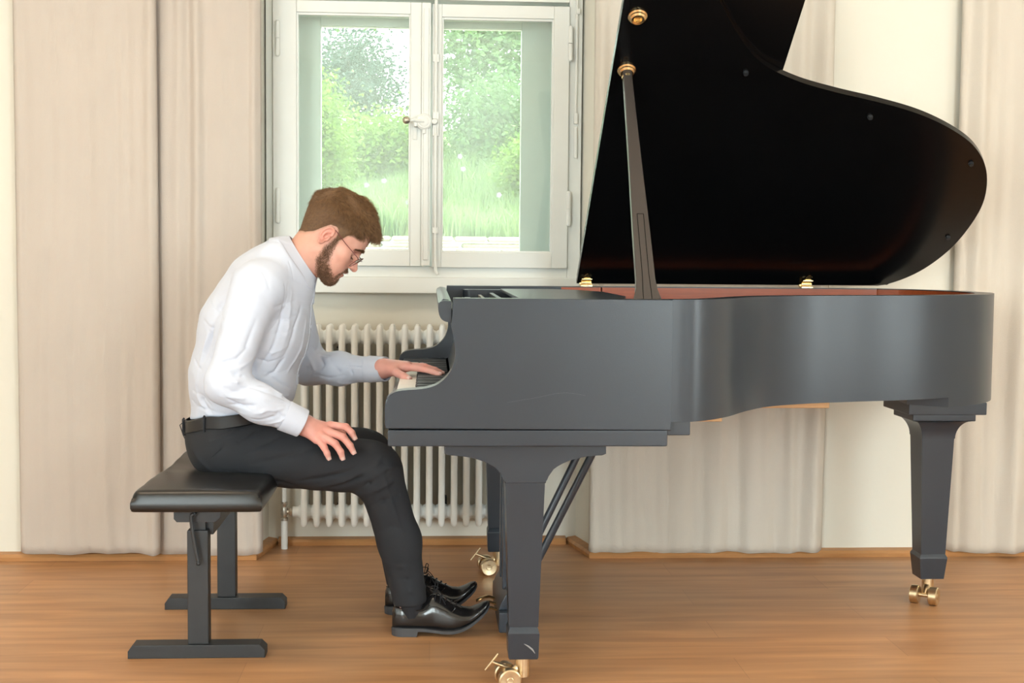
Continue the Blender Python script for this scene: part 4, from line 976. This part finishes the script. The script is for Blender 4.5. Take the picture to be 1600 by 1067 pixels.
for pts, a, w in [
    # shoulder / armhole
    ([(445, 445), (440, 500), (425, 545), (405, 575)], -.004, .008), ([(455, 455), (450, 510), (432, 560)], .0025, .012), ([(395, 405), (412, 425), (420, 450)], -.0025, .006),
    ([(360, 440), (342, 480), (345, 520)], -.004, .012), ([(350, 470), (330, 520), (318, 565)], -.006, .012), ([(335, 500), (318, 550), (308, 600)], .004, .010),
    ([(322, 600), (316, 625), (330, 645)], -.004, .008), ([(305, 590), (310, 620), (325, 648)], .003, .009), ([(300, 625), (320, 640), (350, 646)], -.003, .006),
    # upper arm
    ([(400, 500), (385, 540), (395, 572)], -.003, .010), ([(362, 520), (352, 555), (342, 575)], .0025, .010),
    # elbow fan
    ([(340, 575), (368, 585), (398, 580)], -.005, .007), ([(338, 588), (370, 598), (405, 590)], .005, .007), ([(335, 600), (365, 612), (410, 602)], -.006, .006),
    ([(345, 618), (380, 622), (420, 608)], .004, .007), ([(360, 632), (395, 634), (430, 616)], -.005, .006), ([(375, 645), (410, 644), (440, 626)], .004, .007),
    ([(395, 655), (425, 652), (447, 636)], -.005, .005), ([(415, 662), (438, 658), (453, 645)], .003, .005), ([(380, 600), (415, 612), (445, 625)], -.003, .006),
    # chest / belly
    ([(470, 480), (455, 530), (435, 570)], -.003, .008), ([(478, 500), (470, 545), (450, 580)], .0025, .006), ([(445, 560), (430, 580), (412, 590)], -.004, .007),
    ([(425, 590), (440, 600), (452, 606)], -.004, .006), ([(420, 605), (438, 618), (450, 618)], .004, .006), ([(400, 470), (430, 480), (460, 470)], -.0018, .010),
    ([(392, 430), (380, 460), (372, 500)], .0025, .012),
    # far sleeve
    ([(495, 545), (505, 570), (498, 592)], -.005, .008), ([(480, 555), (492, 578), (480, 598)], .004, .009), ([(515, 560), (530, 580), (520, 600)], -.003, .008),
    ([(545, 565), (550, 582), (560, 600)], -.003, .006), ([(565, 562), (585, 580), (580, 600)], .0025, .007), ([(530, 598), (560, 600), (595, 594)], .003, .006),
    # finer pulls
    ([(449, 415), (449, 450), (446, 480), (432, 505), (418, 521)], -.0012, .0035), ([(446, 385), (452, 410), (458, 436)], -.0012, .004),
    ([(330, 560), (350, 566), (372, 560)], -.003, .005), ([(332, 582), (352, 592), (380, 590)], -.003, .005), ([(352, 606), (385, 606), (420, 596)], -.003, .004),
    ([(400, 560), (420, 566), (445, 556)], -.0025, .005), ([(405, 545), (425, 552), (450, 540)], .002, .006), ([(410, 580), (428, 584), (448, 578)], -.0025, .004),
    ([(425, 520), (440, 522), (460, 512)], -.002, .005), ([(430, 500), (450, 498), (468, 490)], -.0018, .005), ([(304, 560), (312, 575), (318, 600)], -.003, .005),
    ([(320, 500), (328, 520), (330, 550)], -.0025, .006), ([(328, 470), (338, 486), (350, 500)], -.003, .005), ([(318, 500), (330, 512), (342, 522)], -.003, .005), ([(298, 635), (315, 636), (335, 642)], -.0025, .004), ([(302, 610), (318, 618), (330, 634)], -.003, .004),
    ([(350, 455), (368, 452), (388, 458)], -.002, .007), ([(385, 420), (398, 428), (410, 445)], -.0018, .007), ([(430, 640), (440, 650), (452, 652)], -.003, .004),
    ([(350, 618), (372, 632), (392, 640)], -.003, .004), ([(398, 618), (420, 628), (448, 632)], -.003, .004), ([(410, 640), (430, 642), (450, 636)], .003, .004), ([(390, 588), (412, 592), (430, 602)], .0025, .005),
    ([(385, 545), (370, 560), (345, 568)], -.003, .005), ([(395, 560), (375, 575), (345, 580)], .003, .005), ([(398, 575), (378, 588), (340, 596)], -.003, .005),
    ([(485, 540), (500, 552), (515, 556)], -.003, .005), ([(492, 585), (515, 590), (540, 586)], -.0025, .004), ([(540, 572), (565, 574), (590, 570)], -.002, .004), ([(470, 560), (480, 575), (478, 592)], -.0025, .005)]:
    crs.append((pts, a, w))
sv = creased(shirt, sv, crs, 1.7)
q = sv; sv = sv+grad(shirt, sv)*(.0010*np.sin(q[:, 0]*75+q[:, 2]*50+2*np.sin(q[:, 1]*30))*np.sin(q[:, 2]*43+q[:, 1]*25))[:, None]
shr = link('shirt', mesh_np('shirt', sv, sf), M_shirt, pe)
# placket with buttons down the front
pp = [(487, 446), (484, 470), (476, 505), (466, 540), (452, 572)]
def front_pt(z, off=.0):
    xs_ = np.arange(-.15, -.60, -.002); P = np.stack([np.array([x, 3.998, z]) for x in xs_]); d = shirt(P)-off; return P[np.argmax(d < 0)]
zt, zb_ = at(487, 452, 4)[2], at(450, 600, 4)[2]
zs = np.linspace(zt, zb_, 24); fp = [front_pt(z) for z in zs]
pl = MB(); rings = []
for i, p in enumerate(fp):
    t = (fp[min(i+1, 23)]-fp[max(i-1, 0)]); t /= np.linalg.norm(t); nrm = np.array([-t[2], 0, t[0]]); nrm = nrm*(1 if nrm[0] > 0 else -1)
    rings.append([pl.bm.verts.new(p+nrm*a+A(0, b, 0)) for a, b in ((-.004, -.017), (.0022, -.017), (.0030, -.014), (.0030, .014), (.0022, .017), (-.004, .017))])
for i in range(23):
    for k in range(5): pl.bm.faces.new((rings[i][k], rings[i][k+1], rings[i+1][k+1], rings[i+1][k]))
plk = pl.build('placket', M_shirt, shr)
for i in (3, 9, 15, 21):
    t = fp[i+1]-fp[i-1]; t /= np.linalg.norm(t); nrm = np.array([-t[2], 0, t[0]]); nrm = nrm*(1 if nrm[0] > 0 else -1); p = fp[i]+nrm*.004
    MB().cyl(p-nrm*.001, p+nrm*.0012, .0055, seg=14).build('button', M_shirt, plk)
# cuffs
def cuff(w, e, r0, r1, L, name='cuff'):
    u = (w-e)/np.linalg.norm(w-e); m = MB(); b = w+u*.010
    prof = [(r0, -L), (r0+.0015, -L+.002), (r1+.0012, -.002), (r1, 0), (r1-.003, 0), (r1-.004, -.02)]
    axv = Vector(u); e1 = axv.orthogonal().normalized(); e2 = axv.cross(e1)
    rings = [[m.bm.verts.new(Vector(b)+axv*h+(e1*cos(2*pi*k/36)+e2*sin(2*pi*k/36))*(r*(1+.03*sin(3*2*pi*k/36+h*40)))) for k in range(36)] for r, h in prof]
    for i in range(len(rings)-1):
        for k in range(36): m.bm.faces.new((rings[i][k], rings[i][(k+1) % 36], rings[i+1][(k+1) % 36], rings[i+1][k]))
    c = m.build(name, M_shirt, shr, angle=60); return c
cuff(WN, at(405, 630, 3.752), .043, .0405, .060); cuff(WF, at(530, 576, 4.21), .0405, .0375, .060)
# collar: a fold-over band round the neck
def collar():
    m = MB(); N = 64; e_f = A(nn_[2], 0, -nn_[0])       # towards the throat inside the opening plane
    rows = []
    for k in range(N+1):
        th = radians(-165+330*k/N)                       # 0 = nape, +-165 = throat
        fr = abs(th)/radians(165); dirv = -e_f*cos(th)+A(0, 1, 0)*sin(th); ra = 1/sqrt((cos(th)/.076)**2+(sin(th)/.064)**2)
        top = cc_+dirv*ra+nn_*.004
        drop = .050+.004*fr**3; kk = -e_f*(.034*fr**4)
        mid = top+dirv*.006-nn_*drop*.5+kk*.5; bot = top+dirv*.010-nn_*drop+kk
        for _ in range(40):
            if shirt(mid[None])[0] < .0050: mid = mid+dirv*.001
            if shirt(bot[None])[0] < .0045: bot = bot+dirv*.001
        rows.append([top-dirv*.004-nn_*.022, top-dirv*.0022, top+nn_*.002, top+dirv*.0030-nn_*.002, mid, bot, bot-dirv*.003-nn_*.0005, mid-dirv*.003])
    R = [[m.bm.verts.new(p) for p in r] for r in rows]
    for i in range(N):
        for k in range(7): m.bm.faces.new((R[i][k], R[i][k+1], R[i+1][k+1], R[i+1][k]))
    m.bm.faces.new([R[0][k] for k in range(8)]); m.bm.faces.new([R[N][k] for k in range(7, -1, -1)])
    return m.build('collar', M_shirt, shr, angle=50)
collar()
# --- belt
def belt_ring(z, r_off):
    out = []
    for k in range(72):
        th = 2*pi*k/72; dv = A(cos(th), sin(th), 0); c = A(at(366, 655, 4.0)[0]-.004, 4.0, z-.0)
        ts = np.arange(.04, .25, .002); P = c+ts[:, None]*dv; P[:, 2] = BZ(P[:, 0])+(z-HBZ); d = trousers_raw(P); i = np.argmax(d > 0); out.append(c+dv*(ts[i]+r_off))
    return out
m = MB(); zb0, zb1 = HBZ-.030, HBZ+.006
r0, r1, r2, r3 = belt_ring(zb0, .001), belt_ring(zb0, .0045), belt_ring(zb0, .0045), belt_ring(zb0, -.004)
R = [[m.bm.verts.new((p[0], p[1], BZ(p[0])+(z-HBZ))) for p in rr_] for rr_, z in ((r0, zb0), (r1, zb0+.002), (r2, zb1-.002), (r0, zb1), (r3, zb1))]
for i in range(4):
    for k in range(72): m.bm.faces.new((R[i][k], R[i][(k+1) % 72], R[i+1][(k+1) % 72], R[i+1][k]))
blt = m.build('belt', M_belt, pe)
for k in (50, 42, 36, 30):
    p = r1[k]; c = A(at(366, 655, 4.0)[0], 4.0, 0); t = A(*r1[k+1])-A(*r1[k-1]); t /= np.linalg.norm(t); n2 = A(t[1], -t[0], 0)
    MB().tube([A(p[0], p[1], float(BZ(p[0]))+(z-HBZ))+n2*o for z, o in ((zb0-.006, -.001), (zb0, .003), (zb1, .003), (zb1+.004, -.001))], .0035, 6).build('belt_loop', M_trou, tro)
p0 = at(286, 660, 3.98); MB().tube([p0, at(281, 664, 3.98), at(286, 679, 3.98), at(292, 692, 3.98), at(294, 688, 3.98), at(288, 672, 3.98), at(285, 664, 3.98)], .0015, 6).build('key_clip', M_metal, blt)
# --- near hand on the thigh
def on(px, py, off): return hit(trousers, px, py, off)
wr = at(476, 664, 3.785)
def chain(pts, rs): return list(zip(pts, rs))
I_ = chain([at(516, 664, 3.800), at(540.5, 667, 3.785), at(549.5, 676, 3.778), at(553.8, 684, 3.777)], (.0115, .0102, .0094, .0080))
M_ = chain([at(510, 673, 3.778), at(536, 683, 3.758), at(547, 696, 3.752), at(552, 706, 3.753)], (.0120, .0108, .0096, .0082))
R_ = chain([at(502, 680.5, 3.765), at(523.5, 693, 3.745), at(532.5, 706, 3.742), at(535, 715, 3.744)], (.0118, .0104, .0093, .0080))
P_ = chain([at(497, 687, 3.758), at(506.5, 699, 3.745), at(511, 708, 3.744), at(513.5, 715, 3.747)], (.0105, .0094, .0085, .0075))
T_ = chain([at(490, 663, 3.815), at(508, 668, 3.835), at(524, 674, 3.845), at(536, 678, 3.852)], (.0140, .0125, .0112, .0095))
palm = [(wr, at(512, 667, 3.797), .0240, .0135), (wr, at(506, 675, 3.780), .0245, .0140), (wr, at(498, 682, 3.770), .0240, .0130), (wr, at(494, 687, 3.762), .0225, .0115), (at(440, 645, 3.772), wr, .026, .0245)]
fnR, vR, fR = palm_hand([I_, M_, R_, P_, T_], palm, (-.46, 3.70, .50), (-.15, 3.90, .70))
# --- far hand on the keys
w2 = at(598, 575.5, 4.105)
i2 = chain([at(640, 574, 4.055), at(661, 576.5, 4.035), at(676, 580.5, 4.02), at(687, 584.5, 4.01)], (.0110, .0098, .0088, .0076))
m2 = chain([at(641, 572, 4.080), at(664, 573, 4.065), at(680, 578, 4.055), at(691, 583, 4.05)], (.0115, .0100, .0090, .0078))
r2_ = chain([at(638, 571.5, 4.105), at(660, 572, 4.10), at(675, 576.5, 4.095), at(685, 582, 4.09)], (.0112, .0098, .0088, .0076))
p2_ = chain([at(632, 572, 4.128), at(650, 573, 4.135), at(661, 577, 4.138), at(669, 581, 4.14)], (.0105, .0090, .0082, .0072))
t2 = chain([at(612, 577, 4.075), at(621, 583, 4.035), at(631, 588, 4.010), at(639, 592, 3.99)], (.0145, .0125, .0115, .0095))
palm2 = [(w2, at(636, 573, 4.062), .0235, .0150), (w2, at(636, 572, 4.082), .0240, .0155), (w2, at(632, 571.5, 4.105), .0240, .0150), (w2, at(627, 572, 4.125), .0225, .0140), (w2, at(618, 579, 4.06), .022, .017), (at(577, 577, 4.143), w2, .025, .024)]
fnL, vL, fL = palm_hand([i2, m2, r2_, p2_, t2], palm2, (-.26, 3.94, .70), (.06, 4.21, .84))
# --- the body as one mesh: head and neck, trunk and limbs under the clothes, hands
def core(P):
    d = cone(P, at(370, 650, 4.0), at(400, 520, 4.0), .095, .125, (1, 1.25, 1)); d = smin(d, cone(P, at(400, 520, 4.0), at(440, 440, 4.0), .125, .07, (1, 1.3, 1)), .03)
    d = smin(d, ell(P, at(355, 700, 4.0), (.10, .16, .085)), .04)
    for a, b, c, r in ((SN, EN, at(445, 649, 3.772), .040), (SF, EF, at(575, 577, 4.145), .038)):
        d = smin(d, cone(P, a, b, r, r-.012), .02); d = smin(d, cone(P, b, c, r-.014, .022), .010)
    for hp, kn, an in (((372, 700, 3.895), (590, 726, 3.865), (640, 945, 3.872)), ((372, 694, 4.105), (580, 710, 4.125), (632, 925, 4.12))):
        d = smin(d, cone(P, at(*hp), at(*kn), .075, .055), .03); d = smin(d, cone(P, at(*kn), at(*an), .052, .036), .03)
    return d
cv, cf = surfnet(core, (-.82, 3.66, .05), (-.02, 4.34, 1.15), .009)
hw = h2w(hv); Vb = [hw, cv, vR, vL]; Fb = [hf, cf, fR, fL]; Cb = [face_col(hv), np.tile(SK, (len(cv), 1))]
def hand_col(V, kn, tips):
    C = np.tile(A(.72, .355, .30), (len(V), 1))
    for k in kn:
        m = .55*np.exp(-(np.linalg.norm(V-k, axis=1)/.014)**2); C = C*(1-m[:, None])+A(.72, .25, .20)*m[:, None]
    for k in tips:
        m = .6*np.exp(-(np.linalg.norm(V-k, axis=1)/.010)**2); C = C*(1-m[:, None])+A(.76, .46, .40)*m[:, None]
    return C
Cb.append(hand_col(vR, [c[0][0] for c in (I_, M_, R_, P_)]+[c[1][0] for c in (I_, M_, R_, P_)], [c[3][0] for c in (I_, M_, R_, P_)]))
Cb.append(hand_col(vL, [c[0][0] for c in (i2, m2, r2_)]+[c[1][0] for c in (i2, m2)], []))
o_ = 0; FF = []
for V_, F_ in zip(Vb, Fb): FF.append(F_+o_); o_ += len(V_)
me = mesh_np('body', np.concatenate(Vb), np.concatenate(FF)); add_col(me, np.concatenate(Cb)); body = link('body', me, M_skin, pe)
# nails
def nail(tip, prev, r, out):
    ax_ = A(*tip)-A(*prev); ax_ /= np.linalg.norm(ax_); o = A(*out); o = o-ax_*(o@ax_); o /= np.linalg.norm(o); s = np.cross(ax_, o); m = MB(); c = A(*tip)+ax_*r*.25
    rows = []
    for i in range(7):
        u = i/6*2-1; row = []
        for j in range(7):
            v = j/6*2-1; w = r*.60*(1-.35*abs(u)**3); a = v*.85
            rows_p = c+ax_*u*r*.62+(s*sin(a)+o*cos(a))*(r*1.0+.0003)-o*(max(u, 0)**2*r*.25+.0001) ; row.append(m.bm.verts.new(rows_p))
        rows.append(row)
    for i in range(6):
        for j in range(6): m.bm.faces.new((rows[i][j], rows[i+1][j], rows[i+1][j+1], rows[i][j+1]))
    m.build('fingernail', M_nail, body, angle=180)
for ch in (I_, M_, R_, P_): nail(ch[3][0], ch[2][0], ch[3][1], (.35, -1, .15))
for ch in (i2, m2, r2_, p2_): nail(ch[3][0], ch[2][0], ch[3][1], (.2, -.2, 1))
nail(t2[3][0], t2[2][0], t2[3][1], (.1, -.6, .8))
# --- hair
def htop(P):
    x, y, z = P[:, 0], np.abs(P[:, 1]), P[:, 2]
    t = np.clip((z-.036+.30*np.clip(-x-.01, 0, 1)-.004*np.sin(x*60))/.080, 0, 1); return t*t*(3-2*t)
def scalp(P):
    m = hl(P)-.007*(1-htop(P)); tp = htop(P); th = .0008+.0095*np.clip(m/.065, 0, 1)**1.3*np.clip((.03-P[:, 0])/.05, .25, 1)*(1-tp)+.0165*tp
    n = .0012*np.sin(P[:, 0]*150+P[:, 1]*60)*np.sin(P[:, 1]*170+P[:, 0]*35)*tp
    return smax(head(P, False)-th*np.clip(m/.02,.25,1)-n, -m, .004)
sv_, sf_ = surfnet(scalp, (-.135, -.105, -.075), (.130, .105, .175), .0026)
hair = link('hair', mesh_np('hair', h2w(sv_), sf_), mat('hair_shaded_shell', (0.15, 0.078, 0.034), 0.7, var=.4, vscale=150), pe)  # shell colour darkened to stand for shade between the strands
def strands(roots, dirs, lens, rad, seg=6, curl=.3, name='hair_strands', m=None, par=None, lift=None):
    n = len(roots); P = roots.copy(); D = dirs/np.linalg.norm(dirs, axis=1)[:, None]; pts = [P.copy()]; st = (lens/seg)[:, None]
    cv_ = RNG.normal(0, curl, (n, 3))
    for i in range(seg):
        D = D+cv_*(1.0/seg)+(lift[i] if lift is not None else 0); D /= np.linalg.norm(D, axis=1)[:, None]; P = P+D*st; pts.append(P.copy())
    pts = np.stack(pts, 1); T = np.gradient(pts, axis=1); T /= np.linalg.norm(T, axis=2)[..., None]
    S = np.cross(T, A(.31, .85, .42)); S /= np.linalg.norm(S, axis=2)[..., None]; B2 = np.cross(T, S)
    w = rad*np.array([1, 1, .95, .85, .65, .4, .08][:seg+1])[None, :, None] if np.ndim(rad) == 0 else rad[:, None, None]*np.array([1, 1, .95, .85, .65, .4, .08][:seg+1])[None, :, None]
    V = np.stack([pts+S*w, pts-S*w*.5+B2*w*.87, pts-S*w*.5-B2*w*.87], 2)   # n, seg+1, 3, 3
    base = (np.arange(n)*(seg+1)*3)[:, None, None]; Fq = []
    for i in range(seg):
        for k in range(3):
            a = i*3+k; b = i*3+(k+1) % 3; Fq.append(np.stack([base[:, 0, 0]+a, base[:, 0, 0]+b, base[:, 0, 0]+b+3, base[:, 0, 0]+a+3], 1))
    return V.reshape(-1, 3), np.concatenate(Fq)
def head_normal(P): return grad(lambda q: head(q, False), P, .002)
# roots: long ones over the shell, short ones straight out of the skin at the sides
k_ = 24000; idx = RNG.choice(len(sv_), k_); r0_ = sv_[idx]+RNG.normal(0, .0010, (k_, 3)); N_ = grad(scalp, r0_, .003)
hm_ = hl(hv); ci_ = np.where((hm_ > 0) & (hm_ < .060) & (htop(hv) < .6) & (np.abs(hv[:, 1]) < .085))[0]; pr_ = np.clip(hm_[ci_]/.02, .10, 1); j_ = RNG.choice(ci_, 15000, p=pr_/pr_.sum())
r1_ = hv[j_]+RNG.normal(0, .0009, (15000, 3)); r0_ = np.concatenate([r0_, r1_]); N_ = np.concatenate([N_, head_normal(r1_)]); tp = htop(r0_)
x, y, z = r0_.T
flow = np.stack([.9*np.tanh((x+.095)/.02), .25*np.sign(y)*np.clip(1-tp, 0, 1)+.35*np.sin(x*38+y*25), -.30-.2*(1-tp)], 1)          # swept forward on top
side = np.stack([-.35+.5*np.clip(x/.05, -1, 1), 0*y, -1+0*z], 1)
cl = np.stack([np.sin(x*75+y*50), np.sin(y*85+z*40+1.3), np.sin(z*80+x*60+2.1)], 1)*.42
D_ = flow*tp[:, None]+side*(1-tp)[:, None]; D_ = D_-N_*(D_*N_).sum(1)[:, None]; D_ = D_/np.linalg.norm(D_, axis=1)[:, None]
D_ = D_+N_*(.07+.20*tp*np.clip((x+.02)/.06, 0, 1))[:, None]+cl*(tp*(.45+.55*np.clip((x+.03)/.05, 0, 1)))[:, None]+RNG.normal(0, .10, D_.shape)
front = np.clip((x-.03)/.05, 0, 1)*tp
ln_ = .0050+.0045*np.clip(hl(r0_)/.05, 0, 1)+(.014+.014*np.clip((x+.05)/.05, 0, 1))*tp*RNG.uniform(.6, 1.15, len(tp))+.016*front*RNG.uniform(.2, 1.1, len(tp))
V1, F1 = strands(r0_-N_*.002, D_, ln_, .00026+.00034*tp, 6, .30, lift=[A(.0, 0, .04), A(.02, 0, .0), A(0, 0, -.10), A(0, 0, -.16), A(0, 0, -.16), A(.0, 0, -.06)])
hs = link('hair_strands', mesh_np('hair_strands', h2w(V1), F1, True), M_hair, hair)
# --- beard
hN = len(hv); am = bmask(hv); ci = np.where(am > .04)[0]; pr = np.clip(am[ci]*2, .12, 1)
rt = RNG.choice(ci, 15000, p=pr/pr.sum()); rb = hv[rt]+RNG.normal(0, .0010, (15000, 3)); Nb = head_normal(rb)
Db = np.stack([.15+0*rb[:, 0], 0*rb[:, 0], -1+0*rb[:, 0]], 1); Db = Db-Nb*(Db*Nb).sum(1)[:, None]; Db = Db+Nb*.75+RNG.normal(0, .28, Db.shape)
V2, F2 = strands(rb-Nb*.0006, Db, RNG.uniform(.0030, .0065, 15000)*(0.7+.6*am[rt]), .00021, 4, .3)
brd = link('beard', mesh_np('beard', h2w(V2), F2), M_beard, pe)
# eyebrows and lashes
rb = []; db = []
for s in (-1, 1):
    for k in range(420):
        t = random.random(); yy = .012+.040*t; zz = .0315+.008*sin(t*2.4)-.010*t*t+random.gauss(0, .0017)
        xs2 = np.arange(.12, .03, -.001); Pq = np.stack([xs2, 0*xs2+s*yy, 0*xs2+zz], 1); dd = head(Pq, False); q = Pq[np.argmax(dd < 0)]
        rb.append(q); db.append((.45, s*(.7+.3*t), .30-.5*t))
V3, F3 = strands(np.array(rb), np.array(db)+RNG.normal(0, .18, (len(rb), 3)), RNG.uniform(.005, .009, len(rb)), .00035, 4, .2)
link('eyebrow', mesh_np('eyebrow', h2w(V3), F3), M_hair, hair)
rl = []; dl = []
for s in (-1, 1):
    for k in range(60):
        a = -1+2*random.random(); rl.append((.0885-.006*a*a, s*(.031+.013*a), .0030-.001*a*a)); dl.append((.8, s*.25*a, -.45))
V4, F4 = strands(np.array(rl), np.array(dl)+RNG.normal(0, .08, (len(rl), 3)), RNG.uniform(.006, .009, len(rl)), .00025, 4, .1)
link('eyelash', mesh_np('eyelash', h2w(V4), F4), M_beard, hair)
# --- glasses
gl = None; gm = MB()
def HW(p): return Vector(h2w(A(*p)))
def lens_pt(s, a, f=1.0):
    u, v = .0250*cos(a)*f, .0215*sin(a)*f
    return (.1075+.30*v-.12*(u), s*(.0340+u), -.001+v)
for s in (-1, 1):
    gm.tube([HW(lens_pt(s, 2*pi*k/32)) for k in range(33)], .0010, 6, caps=False)
    gm.tube([HW(p) for p in (lens_pt(s, .55), (.1050, s*.0650, .014), (.0960, s*.0700, .016), (.05, s*.0760, .022), (.006, s*.0785, .031), (-.006, s*.0800, .029), (-.016, s*.0800, .014))], .0013, 6)
gm.tube([HW(p) for p in (lens_pt(-1, pi-.5), (.1180, -.004, .012), (.1180, .004, .012), lens_pt(1, pi-.5))], .0010, 6)
gl = gm.build('glasses', M_wire, pe)
for s in (-1, 1):
    m = MB(); c = m.bm.verts.new(HW(lens_pt(s, 0, 0))); rg = [m.bm.verts.new(HW(lens_pt(s, 2*pi*k/32, .98))) for k in range(32)]
    for k in range(32): m.bm.faces.new((c, rg[k], rg[(k+1) % 32]))
    m.build('lens', M_lens, gl)
# --- shoes and socks
def shoe(ox, oy, oz, tilt, label, yaw=0.0):
    """profile of a derby shoe: heel at x=0, toe at x=.287"""
    L = .287
    xs_ = np.array([0, .01, .03, .06, .09, .12, .15, .18, .205, .23, .25, .268, .280, .287])
    zb_ = np.array([.022, .022, .022, .022, .021, .018, .015, .016, .023, .036, .050, .064, .076, .087])
    zt_ = np.array([.070, .098, .100, .092, .094, .122, .110, .092, .081, .078, .086, .095, .098, .093])
    hw_ = np.array([.016, .026, .031, .033, .033, .034, .039, .044, .046, .044, .039, .030, .020, .008])
    N = 48; X = np.linspace(0, 1, 44)**1.0*L; X = L*(0.5-0.5*np.cos(pi*np.linspace(0, 1, 44)))
    zb2 = np.interp(X, xs_, zb_); zt2 = np.interp(X, xs_, zt_); hw2 = np.interp(X, xs_, hw_)
    def T(p):
        x, y, z = p; y = y-.010*np.clip((x-.10)/.19, 0, 1)**1.5*0
        return (ox+x*cos(yaw)-y*sin(yaw), oy+x*sin(yaw)+y*cos(yaw), oz+z)
    V = []; Fc = []
    for i, x in enumerate(X):
        for k in range(N):
            a = 2*pi*k/N; cy, cz = cos(a), sin(a)
            e = .75; yy = hw2[i]*abs(cy)**e*(1 if cy > 0 else -1)
            hgt = zt2[i]-zb2[i]
            zz = zb2[i]+hgt*.40+(hgt*.60*abs(cz)**.80 if cz > 0 else -hgt*.40*abs(cz)**.55)
            if cz > 0: yy *= 1-.42*cz**1.5*np.interp(x, [0, .05, .12, .2, .287], [.35, .45, .75, .5, .2])
            # toe-bend creases
            zz += .0012*sin((x-.17)*420)*math.exp(-((x-.195)/.018)**2)*max(cz, 0)
            V.append(T((x, yy, zz)))
    for i in range(43):
        for k in range(N):
            a = i*N+k; b = i*N+(k+1) % N; Fc.append((a, b, b+N, a+N))
    Fc.append(tuple(range(N))[::-1]); Fc.append(tuple(43*N+k for k in range(N)))
    par = link(label, mesh_np(label, V, Fc), M_shoe, pe, (ox+.1, oy, oz))
    # sole and heel
    m = MB(); rings = []
    for i, x in enumerate(X):
        w = hw2[i]*1.06+.001; z0 = zb2[i]+.004; z1 = zb2[i]-.005 
        rings.append([m.bm.verts.new(T(p)) for p in ((x, -w, z1), (x, -w, z0), (x, w, z0), (x, w, z1))])
    for i in range(43):
        for k in range(4): m.bm.faces.new((rings[i][k], rings[i][(k+1) % 4], rings[i+1][(k+1) % 4], rings[i+1][k]))
    m.bm.faces.new(rings[0][::-1]); m.bm.faces.new(rings[-1])
    hp = [( -.003, .020), (.0, .0), (.070, .0), (.076, .018)]
    hh_ = []
    for (x, z) in ((-.001, .019), (.000, .0), ):
        pass
    nh = 20; ring_t = []; ring_b = []
    for k in range(nh):
        a = pi/2+pi*k/(nh-1); ring_t.append((.032+.034*cos(a), .033*sin(a)))
    ring_t += [(.078, -.034), (.078, .034)]
    v0 = [m.bm.verts.new(T((x if x < .07 else x-.006, y, .0005))) for x, y in ring_t]; v1 = [m.bm.verts.new(T((x-.001, y*1.02, .021))) for x, y in ring_t]
    m.bm.faces.new(v0); m.bm.faces.new(v1[::-1])
    for k in range(len(v0)): m.bm.faces.new((v0[k], v1[k], v1[(k+1) % len(v0)], v0[(k+1) % len(v0)]))
    m.build('sole', M_sole, par, angle=40)
    # facing seam, toe seam
    sm = MB(); sm.tube([T(p) for p in ((.098, -.030, .080), (.110, -.034, .092), (.130, -.034, .090), (.155, -.036, .078), (.170, -.036, .070), (.178, -.035, .078), (.186, -.026, .085))], .0012, 6)
    sm.tube([T(p) for p in ((.004, -.020, .088), (.03, -.0300, .083), (.06, -.0325, .078), (.09, -.0320, .080), (.106, -.028, .098))], .0016, 6); sm.build('seam', M_shoe, par)
    lc = MB()
    for j in range(5):
        x = .128+.0145*j; z = float(np.interp(x, xs_, zt_))
        lc.tube([T(p) for p in ((x-.003, -.024, z-.014), (x-.001, -.014, z-.001), (x+.002, 0, z+.002), (x+.004, .014, z-.001), (x+.006, .024, z-.014))], .0018, 6)
    b = (.122, -.004, .124)
    for s in (-1, 1):
        lc.tube(spline([T(q) for q in (b, (b[0]-.004+.006*s, b[1]+s*.012, b[2]+.012), (b[0]+.006*s, b[1]+s*.024, b[2]+.026), (b[0]+.012, b[1]+s*.020, b[2]+.022), (b[0]+.006, b[1]+s*.008, b[2]+.004))], 5), .0015, 6)
        lc.tube(spline([T(q) for q in (b, (b[0]+.012, b[1]-s*.012, b[2]+.004), (b[0]+.026, b[1]-s*.026, b[2]-.014), (b[0]+.034, b[1]-s*.030, b[2]-.028))], 5), .0014, 6)
    lc.build('shoelace', M_sock, par)
    return T
T1 = shoe(at(613, 988, 3.872)[0], 3.872, 0.0, 0, 'shoe'); T2 = shoe(at(604, 960, 4.12)[0]-.004, 4.11, 0.0, 0, 'shoe')
for T_f, an in ((T1, (641, 925, 3.870)), (T2, (630, 905, 4.12))):
    m = MB(); a_ = at(*an); c_ = T_f((.058, 0, .055)); m.tube([c_, (c_[0]*.4+a_[0]*.6-.002, c_[1], .10), a_], [.034, .040, .042], 24); m.build('sock', M_sock, pe)
